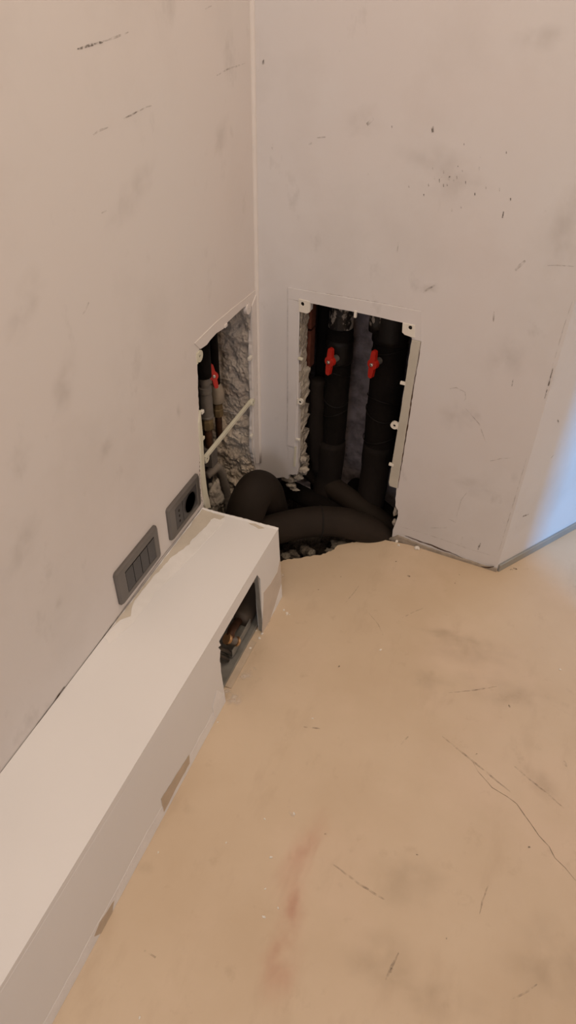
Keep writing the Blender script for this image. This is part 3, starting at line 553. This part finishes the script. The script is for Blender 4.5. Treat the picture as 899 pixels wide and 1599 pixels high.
# filler and bare patches
mTop = lambda u, v, w: Vector((u, v, BTOP+w))
zt = 0.209
def T(*p): return [(max(q[0], 0.002), min(q[1], BEND-0.001)) for q in p]
flat('bare_strip', T((0.0043, -0.3260), (0.0274, -0.3284), (0.0435, -0.3358), (0.0378, -0.3589), (0.0379, -0.3746), (0.0287, -0.4223), (0.0310, -0.4384), (0.0155, -0.4820), (0.0081, -0.5576), (0.0074, -0.6076), (0.0095, -0.6298), (0.0203, -0.6547), (0.0076, -0.6699), (0.0023, -0.7050)), mTop, BARE, lg, 0.0, 0.0004, 1, 0.008, 0.0015)
flat('filler_patch', T((0.0375, -0.3521), (0.0526, -0.3322), (0.0671, -0.3401), (0.0519, -0.4673), (0.0342, -0.5932), (0.0319, -0.6718), (0.0181, -0.7256), (0.0035, -0.7173), (0.0211, -0.6561), (0.0106, -0.6294), (0.0090, -0.5591), (0.0164, -0.4837), (0.0335, -0.4374), (0.0388, -0.3765)), mTop, FILLER, lg, 0.0, 0.0007, 2, 0.008, 0.0015)
flat('bare_patch', T((0.0345, -0.3302), (0.0613, -0.3309), (0.0568, -0.3443), (0.0412, -0.3437)), mTop, BARE, lg, 0.0007, 0.0012, 3, 0.006, 0.0008)
flat('bare_patch', T((0.1177, -0.3309), (0.1314, -0.3276), (0.1563, -0.3332), (0.1456, -0.3397)), mTop, BARE, lg, 0.0, 0.0008, 3, 0.006, 0.0006)
fp = lambda *p: [(q[0], max(0.0005, min(q[1], BTOP-0.015))) for q in p]
flat('bare_patch', [(BEND-0.001, 0.120), (-0.3427, 0.0973), (-0.3836, 0.0980), (-0.4193, 0.1069), (-0.4276, 0.0646), (-0.4452, -0.0006), (-0.4087, -0.0079), (-0.3434, 0.0325), (BEND-0.001, 0.045)], mFront, mat('patch_tan', (0.60, 0.53, 0.46), 0.04, 30, 0.8), lg, 0.0, 0.0005, 4, 0.01, 0.001)
flat('filler_patch', [(BEND-0.001, 0.042), (-0.3968, 0.0334), (-0.4302, 0.0154), (-0.4502, -0.0073), (y_r+0.004, 0.001), (BEND-0.001, 0.001)], mFront, FILLER_D, lg, 0.0, 0.0004, 5, 0.01, 0.0015)
pts = [(-0.64, 0.0006), (-0.632, 0.030)]
yy = -0.64; rr = random.Random(4)
low = [(-0.632, 0.0006)]; upp = []
y = -0.632
while y > -1.62:
    upp.append((y, 0.030+0.008*noise.noise(Vector((y*9, 0, 0)))+0.004*noise.noise(Vector((y*40, 3, 0))))); y -= 0.012
flat('filler_strip', [(-0.632, 0.0006)]+upp+[(upp[-1][0], 0.0006)], mFront, FILLER_D, lg, 0.0, 0.00035, 7, 0.03, 0.0004)
flat('bare_patch', fp((-0.8827, 0.0313), (-0.8809, 0.0504), (-0.8220, 0.0424), (-0.7815, 0.0358), (-0.7859, 0.0138), (-0.8305, 0.0142), (-0.8831, 0.0102)), mFront, BARE_B, lg, 0.0004, 0.0008, 8, 0.008, 0.001)
flat('bare_patch', fp((-1.0971, 0.0192), (-1.0790, 0.0271), (-1.0413, 0.0176), (-1.0530, -0.0025), (-1.0853, -0.0075)), mFront, BARE_B, lg, 0.0004, 0.0008, 9, 0.008, 0.001)
flat('filler_patch', fp((-0.6826, 0.0474), (-0.6580, 0.0703), (-0.6381, 0.0363), (-0.6556, 0.0222), (-0.6823, 0.0158)), mFront, FILLER_D, lg, 0.0004, 0.0009, 10, 0.006, 0.001)

# pipe, fitting and hoses visible through the hole in the ledge
hp_ = thing('heating_pipe', (0.09, -0.44, 0.002), 'thick dusty grey-brown pipe with brass fitting, inside the hole in the ledge front', 'pipe')
px1 = Vector((0.1400, -0.4485, 0.0203)); px0 = Vector((px1.x, -0.345, px1.z))
dd = Vector((0, -1, 0))
tube_obj('pipe_body', line(px0, px1, 8), 0.025, DUSTY, hp_, 24)
fc = Vector((0.1500, -0.5285, 0.0604)); fx = (Vector((0.1680, -0.5119, 0.0393))-fc); fL = fx.length; fx.normalize(); q = fL/0.030
lathe_obj('brass_fitting', [(0.008, 0), (0.0122, 0.0005), (0.0128, 0.004*q), (0.0118, 0.007*q), (0.0085, 0.008*q), (0.0085, 0.024*q), (0.0105, 0.025*q), (0.0112, 0.028*q), (0.0100, 0.030*q)], fc, fx, BRASS, hp_, 20)
lathe_obj('fitting_sleeve', [(0.0086, 0.0095*q), (0.0094, 0.010*q), (0.0094, 0.0225*q), (0.0086, 0.0235*q)], fc, fx, VALVE_G, hp_, 20)
tube_obj('branch_pipe', smooth_path([fc+fx*0.012, fc+fx*0.004+Vector((0, 0.02, 0.004)), px1+Vector((0, 0.01, 0))], 5), 0.0085, COPPER, hp_, 14)
for k, (a, b, c) in enumerate([((0.1600, -0.5347, 0.0237), (0.1550, -0.5471, 0.0444), (0.1500, -0.5720, 0.0795)), ((0.1600, -0.5481, 0.0161), (0.1560, -0.5566, 0.0330), (0.1500, -0.5743, 0.0615))]):
    q_ = smooth_path([a, b, c], 6)
    o = tube_obj('black_hose', q_, 0.0055, BLACKPL, None, 12); tag(o, ['black hose end just under the brass fitting inside the ledge hole', 'lower black hose end inside the ledge hole, above the metal track'][k], 'hose')
# inside of the ledge: the unpainted wall and slab edge stay dark
# ------------------------------------------------------------------ light switch and socket
def plate_xf(tl, tr, br, bl):
    """centre, length, height from four corners on the wall"""
    y0 = (tl[0]+bl[0])/2; y1 = (tr[0]+br[0])/2; z1 = (tl[1]+tr[1])/2; z0 = (bl[1]+br[1])/2
    return (y0+y1)/2, (z0+z1)/2, (y1-y0), (z1-z0)
def rrect(cx, cy, w, h, r, n=5, bow=0.0):
    pts = []
    for (sx, sy, a0) in ((1, 1, 0), (-1, 1, PI/2), (-1, -1, PI), (1, -1, 3*PI/2)):
        for i in range(n+1):
            a = a0+PI/2*i/n; pts.append((cx+sx*(w/2-r)+r*math.cos(a), cy+sy*(h/2-r)+r*math.sin(a)))
    if bow: pts = [(x, y+bow*(1-((x-cx)/(w/2))**2)*(1 if y > cy else -1)*0) for x, y in pts]
    return pts
def cover(parent, cy, cz, w, h, iw, ih, ox=0.0):
    bm = bmesh.new()
    lay = [(rrect(cy, cz, w, h, 0.007), 0.0), (rrect(cy, cz, w, h, 0.007), 0.004), (rrect(cy, cz, w-0.006, h-0.006, 0.006), 0.0075), (rrect(cy+ox, cz, iw+0.004, ih+0.003, 0.002), 0.0085), (rrect(cy+ox, cz, iw, ih, 0.001), 0.0080), (rrect(cy+ox, cz, iw, ih, 0.001), 0.001)]
    rings = [[bm.verts.new(mA(p[0], p[1], d)) for p in l] for l, d in lay]
    for a, b in zip(rings, rings[1:]):
        n = len(a)
        for i in range(n): bm.faces.new((a[i], a[(i+1) % n], b[(i+1) % n], b[i]))
    o = finish(bm, 'cover_plate', PLATE, parent); return o
cy, cz, w, h = plate_xf((-0.6541, 0.3175), (-0.5107, 0.3095), (-0.5065, 0.2252), (-0.6594, 0.2355))
sw = thing('light_switch', (0.0, cy, cz), 'grey switch plate with four dark rocker buttons, lower left of the two wall plates', 'light switch')
iw, ih = w*0.70, h*0.64
cover(sw, cy, cz, w, h, iw, ih, 0.003)
slab_obj('backing', rrect(cy+0.003, cz, iw-0.0005, ih-0.0005, 0.001), 0.0003, 0.003, mA, BLACKPL, sw)
for k in range(4):
    c = cy+0.003-iw/2+iw*(k+0.5)/4
    o = slab_obj('rocker_button', rrect(c, cz-0.0008, iw/4-0.0018, ih-0.0045, 0.0012), 0.003, 0.0082, mA, PLATE_D, sw, bevel=0.0008)
cy, cz, w, h = plate_xf((-0.4635, 0.3180), (-0.3383, 0.3106), (-0.3253, 0.2200), (-0.4666, 0.2386))
so = thing('power_socket', (0.0, cy, cz), 'grey power socket plate with one round and one three-pin outlet, beside the opening', 'power socket')
iw, ih = w*0.70, h*0.64
cover(so, cy, cz, w, h, iw, ih, 0.002)
slab_obj('backing', rrect(cy+0.002, cz, iw-0.0005, ih-0.0005, 0.001), 0.0003, 0.0028, mA, BLACKPL, so)
c1 = cy+0.002-iw/2+iw/6
ins = slab_obj('three_pin_outlet', rrect(c1, cz, iw/3-0.0016, ih-0.002, 0.0012), 0.0028, 0.0078, mA, PLATE_D, so, bevel=0.0006)
for q in (-1, 0, 1):
    slab_obj('pin_hole', [(c1+0.0026*math.cos(2*PI*i/14), cz+q*0.0135+0.0032*math.sin(2*PI*i/14)) for i in range(14)], 0.0075, 0.0080, mA, HOLE, ins)
c2 = cy+0.002+iw/6; R = min(iw/3-0.0025, ih/2-0.003)
bm = bmesh.new(); slab(bm, rrect(c2, cz, 2*iw/3-0.0016, ih-0.002, 0.0012), 0.0028, 0.0078, mA, [[(c2+R*math.cos(2*PI*i/32), cz+R*math.sin(2*PI*i/32)) for i in range(32)]])
rs = finish(bm, 'round_outlet', PLATE_D, so)
slab_obj('outlet_well', [(c2+R*math.cos(2*PI*i/32), cz+R*math.sin(2*PI*i/32)) for i in range(32)], 0.0010, 0.0032, mA, mat('outlet_well_plastic', (0.034, 0.032, 0.032), 0.05, 30, 0.5), rs)
lathe_obj('well_rim', [(R, 0.0), (R, 0.0012), (R-0.0018, 0.0012), (R-0.0018, 0.0)], (0.0075, c2, cz), (1, 0, 0), BLACKPL, rs, 32)
for q in (-1, 1):
    lathe_obj('earth_clip', [(0.0020, 0), (0.0016, 0.0030)], (0.0032, c2, cz+q*(R-0.003)), (1, 0, 0), STEEL, rs, 10)
    slab_obj('pin_hole', [(c2+q*0.0095+0.0024*math.cos(2*PI*i/12), cz+0.0024*math.sin(2*PI*i/12)) for i in range(12)], 0.0032, 0.0035, mA, HOLE, rs)

# ------------------------------------------------------------------ pipes in the back shaft
def handle(parent, c, ax, m=RED, sc=1.0, tilt=0.06):
    """butterfly handle: hub, two wings, screw; ax points out of the wall"""
    c = Vector(c); ax = Vector(ax).normalized(); upv = Vector((0, 0, 1)); upv = (upv-ax*upv.dot(ax)).normalized(); sd = upv.cross(ax)
    upv = (upv*math.cos(tilt)+sd*math.sin(tilt)); sd = upv.cross(ax)
    mp = lambda u, v, w: c+sd*u*sc+upv*v*sc+ax*w*sc
    bm = bmesh.new()
    hub = []
    for i in range(26):
        a = 2*PI*i/26; rr = 0.0125
        hub.append((rr*math.cos(a), rr*math.sin(a)))
    slab(bm, hub, 0.0, 0.011, mp)
    for sg in (1, -1):
        slab(bm, [(-0.0065, sg*0.006), (0.0065, sg*0.006), (0.0062, sg*0.017), (0.0050, sg*0.0315), (0.0025, sg*0.034), (-0.0040, sg*0.034), (-0.0060, sg*0.030), (-0.0070, sg*0.017)], 0.002, 0.012, mp)
    h = finish(bm, 'valve_handle', m, parent); add_bevel(h, 0.0018, 3)
    lathe_obj('handle_screw', [(0.0042*sc, 0.0), (0.0042*sc, 0.003*sc), (0.003*sc, 0.004*sc)], c+ax*0.011*sc, ax, STEEL, h, 14)
    lathe_obj('valve_stem', [(0.008*sc, 0.0), (0.008*sc, 0.02*sc)], c-ax*0.018*sc, ax, VALVE_G, h, 14)
    return h
def vpipe(label, s, t, z0, z1, r, name='insulated_pipe'):
    o = thing(name, Bt(s, t, z0), label, 'pipe'); return o
s1, t1 = (0.1637, 0.1050, 0.4725)[0], 0.105
p1 = vpipe('left black-wrapped riser with torn grey wrap at its top and a red handle', s1, t1, -0.05, 0.6, 0.03)
tube_obj('insulation', [Bt(s1, t1, z) for z in [0.13+i*0.03 for i in range(13)]], 0.031, INSUL_D, p1, 24, lump=0.05)
zc = (0.1757, 0.0750, 0.4770)[2]
tube_obj('torn_wrap', [Bt(s1+0.001, t1, z) for z in [zc-0.012+i*0.02 for i in range(12)]], 0.0285, FOIL, p1, 28, lump=0.10, seed=4)
tube_obj('tape_wrap', [Bt(s1, t1, z) for z in [zc-0.075+i*0.012 for i in range(6)]], 0.0335, TAPE, p1, 24, lump=0.06, seed=9)
zb1 = (0.1871, 0.0700, 0.1747)[2]
tube_obj('lower_sleeve', smooth_path([Bt(s1-0.002, t1-0.005, zb1), Bt(s1-0.002, t1-0.008, zb1-0.06), Bt(s1-0.004, t1-0.01, zb1-0.12), Bt(s1, t1-0.03, zb1-0.17)], 4), 0.036, INSUL_M, p1, 24, lump=0.04, seed=2)
hnd = (0.1702, 0.0450, 0.4315); handle(p1, Bt(*hnd), -nB-dB*0.32)
s2, t2 = (0.2850, 0.1150, 0.4949)[0], 0.115
p2 = vpipe('right black-wrapped riser with a red handle, nearest the screw lug', s2, t2, -0.05, 0.6, 0.03)
tube_obj('insulation', [Bt(s2, t2, z) for z in [0.13+i*0.03 for i in range(14)]], 0.040, INSUL_D, p2, 24, lump=0.05, seed=5)
zc2 = (0.2775, 0.0800, 0.5083)[2]
tube_obj('tape_wrap', [Bt(s2-0.002, t2, z) for z in [zc2-0.03+i*0.012 for i in range(9)]], 0.0425, TAPE, p2, 24, lump=0.05, seed=19)
tube_obj('torn_wrap', [Bt(s2-0.030, t2-0.026, z) for z in [zc2-0.002+i*0.02 for i in range(10)]], 0.0165, FOIL, p2, 20, lump=0.14, seed=14)
zb2 = (0.2981, 0.0750, 0.1770)[2]
tube_obj('lower_sleeve', smooth_path([Bt(s2, t2-0.005, zb2+0.02), Bt(s2, t2-0.008, zb2-0.05), Bt(s2+0.002, t2-0.02, zb2-0.12), Bt(s2+0.004, t2-0.04, zb2-0.18)], 4), 0.037, INSUL_M, p2, 24, lump=0.04, seed=2)
hnd = (0.2734, 0.0450, 0.4499); handle(p2, Bt(*hnd), -nB-dB*0.32)
s3, t3 = (0.1085, 0.1300, 0.4496)[0], 0.14
p3 = vpipe('thin dark riser by the terracotta edge, left of the red handles', s3, t3, -0.05, 0.6, 0.018)
tube_obj('insulation', [Bt(s3, t3, z) for z in [-0.03+i*0.04 for i in range(18)]], 0.017, INSUL_D, p3, 16, lump=0.08, seed=7)
lower = smooth_path([(0.1225, 0.0850, 0.3508), (0.1232, 0.0800, 0.2661), (0.1255, 0.0800, 0.1695), (0.1313, 0.0800, 0.0776)], 6)
tube_obj('torn_insulation', [Bt(*q) for q in lower], 0.017, INSUL_M, p3, 20, lump=0.35, seed=3)
for (o_, s_, t_, r_, zs) in ((p1, s1, t1, 0.0316, (0.40, 0.375, 0.30, 0.265)), (p2, s2-0.0, t2, 0.0408, (0.46, 0.33, 0.29, 0.22))):
    for k, z_ in enumerate(zs):
        pts = [Bt(s_+r_*1.03*math.sin(a), t_-r_*1.03*math.cos(a), z_+0.010*math.sin(a*1.3+k*2)) for a in [-1.5+i*0.2 for i in range(16)]]
        tube_obj('tape_edge', pts, 0.0011, TAPE, o_, 6)
# low pipes crossing the hole
def lowpipe(label, pts, r, seams=(), m=INSUL, seed=0.0, name='insulated_pipe'):
    P = smooth_path(pts, 8); b = P[len(P)//2].copy(); o = thing(name, (b.x, b.y, b.z-r), label, 'pipe')
    tube_obj('insulation', P, r, m, o, 32, lump=0.035, seed=seed)
    for k in seams:
        i = int(k*(len(P)-2)); d = (P[i+1]-P[i]).normalized()
        bm = bmesh.new(); lathe(bm, [(r*0.97, -0.0026), (r*1.04, -0.0018), (r*1.04, 0.0018), (r*0.97, 0.0026)], P[i], d, 32)
        finish(bm, 'insulation_seam', HOLE, o, True)
    return o
lowpipe('fat black insulated bend humped up beside the ledge end', [(0.0276, -0.2150, -0.0521), (0.0371, -0.2050, 0.0422), (0.0481, -0.1900, 0.1170), (0.0573, -0.1550, 0.1514), (0.0641, -0.1200, 0.1216), (0.0647, -0.0850, 0.0405), (0.0708, -0.0600, -0.0609)], 0.0470, (), INSUL, 1.0)
lowpipe('black insulated pipe lying across the hole floor from the ledge end to the right', [(0.0672, -0.2100, 0.0503), (0.1133, -0.1650, 0.0539), (0.1626, -0.1150, 0.0486), (0.2189, -0.0800, 0.0453), (0.2765, -0.0550, 0.0332), (0.3261, -0.0280, -0.0010), (0.3651, 0.0000, -0.0522)], 0.039, (0.48,), INSUL, 2.0)
lowpipe('black insulated pipe slanting down from the left riser to the front', [(0.0936, 0.1250, 0.0414), (0.1633, 0.0800, 0.0385), (0.2339, 0.0450, 0.0316), (0.2917, 0.0300, 0.0160), (0.3427, 0.0300, -0.0134), (0.3933, 0.0350, -0.0518)], 0.030, (), INSUL, 3.0)
lowpipe('black insulated pipe lowest left, behind the one lying across the hole', [(0.0423, 0.0850, -0.0165), (0.1114, 0.0500, -0.0032), (0.1834, 0.0150, 0.0065), (0.2362, 0.0000, -0.0021)], 0.026, (), INSUL_D, 4.0)
lowpipe('short dark pipe slanting in the right of the hole under the right riser', [(0.2169, 0.1700, -0.0222), (0.2833, 0.1200, -0.0193), (0.3356, 0.0900, -0.0271), (0.3861, 0.0700, -0.0443)], 0.026, (), INSUL_D, 5.0)

# ------------------------------------------------------------------ valves and conduit in the left niche
X1 = -0.040
def nz_(px, py, x0=X1): return None
v1 = thing('stop_valve', (-0.0400, -0.2074, 0.2839), 'grey pipe valve at the left edge of the left opening, no handle', 'valve')
a = Vector((-0.0400, -0.1914, 0.4613)); b = Vector((-0.0400, -0.1929, 0.3409)); ax = Vector((0, 0, -1)); a = Vector((b.x, b.y+0.0, a.z)); Lh = a.z-b.z
lathe_obj('valve_body', [(0.0105, 0), (0.0125, 0.001), (0.0125, Lh*0.14), (0.0112, Lh*0.15), (0.0112, Lh*0.20), (0.0145, Lh*0.21), (0.0145, Lh*0.32), (0.0135, Lh*0.33), (0.0135, Lh*0.40), (0.0145, Lh*0.43), (0.0145, Lh*0.80), (0.0155, Lh*0.81), (0.0155, Lh*0.84), (0.011, Lh*0.85)], a, ax, VALVE_G, v1, 24)
lathe_obj('nut', [(0.011, 0), (0.0125, 0.002), (0.0145, 0.008), (0.0145, 0.026), (0.0125, 0.030), (0.009, 0.031)], a+ax*Lh*0.85, ax, BRONZE, v1, 8, False)
pe = a+ax*(Lh*0.85+0.030)
tube_obj('copper_pipe', line(pe, pe+Vector((0, 0, -0.055)), 4), 0.0095, COPPER, v1, 16)
slab_obj('lower_sleeve', rrect(pe.y, pe.z-0.075, 0.030, 0.05, 0.003), pe.x-0.012, pe.x+0.012, mA, VALVE_G, v1, bevel=0.002)
tube_obj('upper_sleeve', line(a+Vector((0, 0, 0.0)), (a.x, a.y, 0.60), 8), 0.017, INSUL_D, v1, 16, lump=0.1)
v2 = thing('stop_valve', (-0.0600, -0.1201, 0.2220), 'dusty pipe valve with a red handle inside the left opening', 'valve')
a2 = Vector((-0.0620, -0.0996, 0.3826)); c2_ = Vector((-0.0620, -0.0970, 0.3488)); 
L2 = a2.z-(-0.0620, -0.0949, 0.3372)[2]
a2.y = c2_.y
lathe_obj('valve_body', [(0.0095, -0.006), (0.013, 0), (0.0165, 0.012), (0.0175, L2*0.5), (0.0165, L2*0.9), (0.011, L2)], a2, ax, VALVE, v2, 24)
lathe_obj('nut', [(0.010, 0), (0.0125, 0.002), (0.0125, 0.012), (0.0115, 0.014), (0.0135, 0.016), (0.0135, 0.034), (0.010, 0.036)], a2+ax*L2, ax, BRONZE, v2, 8, False)
tube_obj('copper_pipe', line(a2+ax*(L2+0.034), a2+ax*(L2+0.10), 4), 0.0085, COPPER, v2, 16)
tube_obj('upper_pipe', line(a2+Vector((0, 0, 0.004)), (a2.x, a2.y, 0.595), 4), 0.009, INSUL_D, v2, 16)
h_ = (-0.0400, -0.1535, 0.4433); handle(v2, h_, (0.85, -0.85, 0.25), RED, 0.82, -0.12)
# corrugated conduit
cp = smooth_path([(-0.0550, -0.1904, 0.1907), (-0.0500, -0.1726, 0.1931), (-0.0500, -0.1455, 0.1840), (-0.0500, -0.1237, 0.1531), (-0.0500, -0.1103, 0.1050), (-0.0500, -0.0998, 0.0592), (-0.0500, -0.0939, -0.0001)], 7)
bm = bmesh.new(); P = cp; n = len(P)
tube(bm, P, 0.0102, 14, True, lambda t: 1+0.22*(1 if int(round(t*(n-1))) % 2 else -0.9))
o = finish(bm, 'conduit', CONDUIT, None, True); tag(o, 'grey corrugated conduit curving down at the foot of the left opening', 'conduit')
me = stone_mesh('mortar_lump', 0.036, 4, 4, (0.5, 0.7, 1.1)); me.materials.append(REVEAL); o = bpy.data.objects.new('mortar_lump', me); COL.objects.link(o); o.location = (-0.0450, -0.1749, 0.1171)
for p in me.polygons: p.use_smooth = True
tag(o, 'pale rounded mortar lump under the conduit loop in the left opening', 'mortar')

# ------------------------------------------------------------------ rubble in the broken floor
bm = bmesh.new(); nx, ny = 130, 90; G = []
blk = Vector((0.2054, -0.0959)).to_2d() if False else Vector((0.2054, -0.0959))
for i in range(nx+1):
    row = []
    for j in range(ny+1):
        x = -0.130+0.515*i/nx; y = -0.30+0.49*j/ny
        p = Vector((x*28, y*28, 0)); z = -0.050+0.016*noise.fractal(p, 0.8, 2.2, 5)+0.006*noise.noise(p*3)
        if y > -0.02: z -= min(0.05, (y+0.02)*0.6)
        z -= 0.030*max(0.0, min(1.0, (y+0.19-0.14*max(0, x)/0.3)/0.05))
        d = math.hypot((x-blk.x)/0.024, (y-blk.y)/0.026)
        z -= 0.085*max(0.0, 1-d*d*0.55) if d < 1.35 else 0
        row.append(bm.verts.new((x, y, z)))
    G.append(row)
for i in range(nx):
    for j in range(ny): bm.faces.new((G[i][j], G[i+1][j], G[i+1][j+1], G[i][j+1]))
rub = finish(bm, 'rubble_bed', RUBBLE, None, False); tag(rub, 'dark broken mortar and dirt under the pipes in the floor hole', 'rubble', kind='stuff')
stones = [((0.2605, -0.0917), 0.021, (1.3, .9, .6), 'grey concrete lump at the front edge of the floor hole, largest one'),
          ((0.2461, -0.1207), 0.010, (1.2, .8, .7), 'small grey chunk just left of the largest concrete lump'),
          ((0.2023, -0.1426), 0.011, (.8, 1.1, .9), 'pale chunk left of the black pit at the hole edge'),
          ((0.1829, -0.1269), 0.016, (1.1, 1.0, .7), 'dark rough chunk behind the pale one, left of the black pit'),
          ((0.1546, -0.1538), 0.015, (1.2, 1, .6), 'dark brown rubble chunk nearest the middle of the left hole edge'),
          ((0.1465, -0.1778), 0.009, (1.2, 1, .6), 'small rubble chunk beside the lower corner of the ledge end'),
          ((0.3207, -0.0210), 0.011, (.8, 1.2, .9), 'small grey stone low in the right part of the floor hole'),
          ((0.3354, 0.0105), 0.020, (1.2, 1, .6), 'dark lump of rubble under the right side of the opening')]
for i, (c, r, sq, lab) in enumerate(stones):
    me = stone_mesh('rubble_chunk', r, i*2.3+1, 3, sq); me.materials.append(RUBBLE if i in (3, 4, 7) else STONE); o = bpy.data.objects.new('rubble_chunk', me); COL.objects.link(o)
    o.location = (c[0], c[1], [-0.020, -0.014, -0.018, -0.030, -0.030, -0.014, -0.03, -0.045][i]); tag(o, lab, 'rubble')

# ------------------------------------------------------------------ crumbs on the floor
crumbs = [((0.4497, -0.0441), 0.0068, 'largest white plaster crumb, at the foot of the back wall'),
          ((0.3950, -0.0380), 0.0042, 'white crumb at the right corner of the floor hole'),
          ((0.4032, -0.0502), 0.0036, 'white crumb just in front of the one at the hole corner'),
          ((0.1945, -0.4436), 0.0032, 'white crumb at the foot of the ledge stud'),
          ((0.1942, -0.4573), 0.0034, 'white crumb at the lower right corner of the ledge hole'),
          ((0.1872, -0.4905), 0.0034, 'white crumb in front of the ledge hole'),
          ((0.2136, -0.3610), 0.0026, 'left one of two crumbs right of the ledge end'),
          ((0.2239, -0.3672), 0.0032, 'right one of two crumbs right of the ledge end')]
base = stone_mesh('plaster_crumb', 1.0, 2, 2, (1.1, .9, .6)); base.materials.append(CHIP)
for i, (c, r, lab) in enumerate(crumbs):
    o = bpy.data.objects.new('plaster_crumb', base); COL.objects.link(o); o.location = (c[0], c[1], r*0.5); o.scale = (r, r, r); o.rotation_euler = (0, 0, i*1.3); tag(o, lab, 'crumb')
tiny = [(0.3709, -0.6036), (0.4501, -0.3886), (0.2162, -0.9442), (0.3609, -0.8251), (0.3964, -0.8818), (0.3159, -0.8873), (0.4369, -0.9504), (0.4210, -0.9708), (0.4067, -0.9313), (0.3066, -1.1581), (0.8178, -0.2976), (0.2007, -0.6809), (0.2253, -0.3708), (0.4057, -0.7974), (0.2307, -0.3686), (0.1790, -0.4400)]
for i, c in enumerate(tiny):
    r = [0.0016, 0.0022, 0.0014][i % 3]
    o = bpy.data.objects.new('plaster_crumb', base); COL.objects.link(o); o.location = (c[0], c[1], r*0.5); o.scale = (r*1.4, r, r); o.rotation_euler = (0, 0, i*0.9)
    tag(o, 'tiny white plaster crumb lying out on the open beige floor', 'crumb', 'tiny crumbs scattered on the open floor')
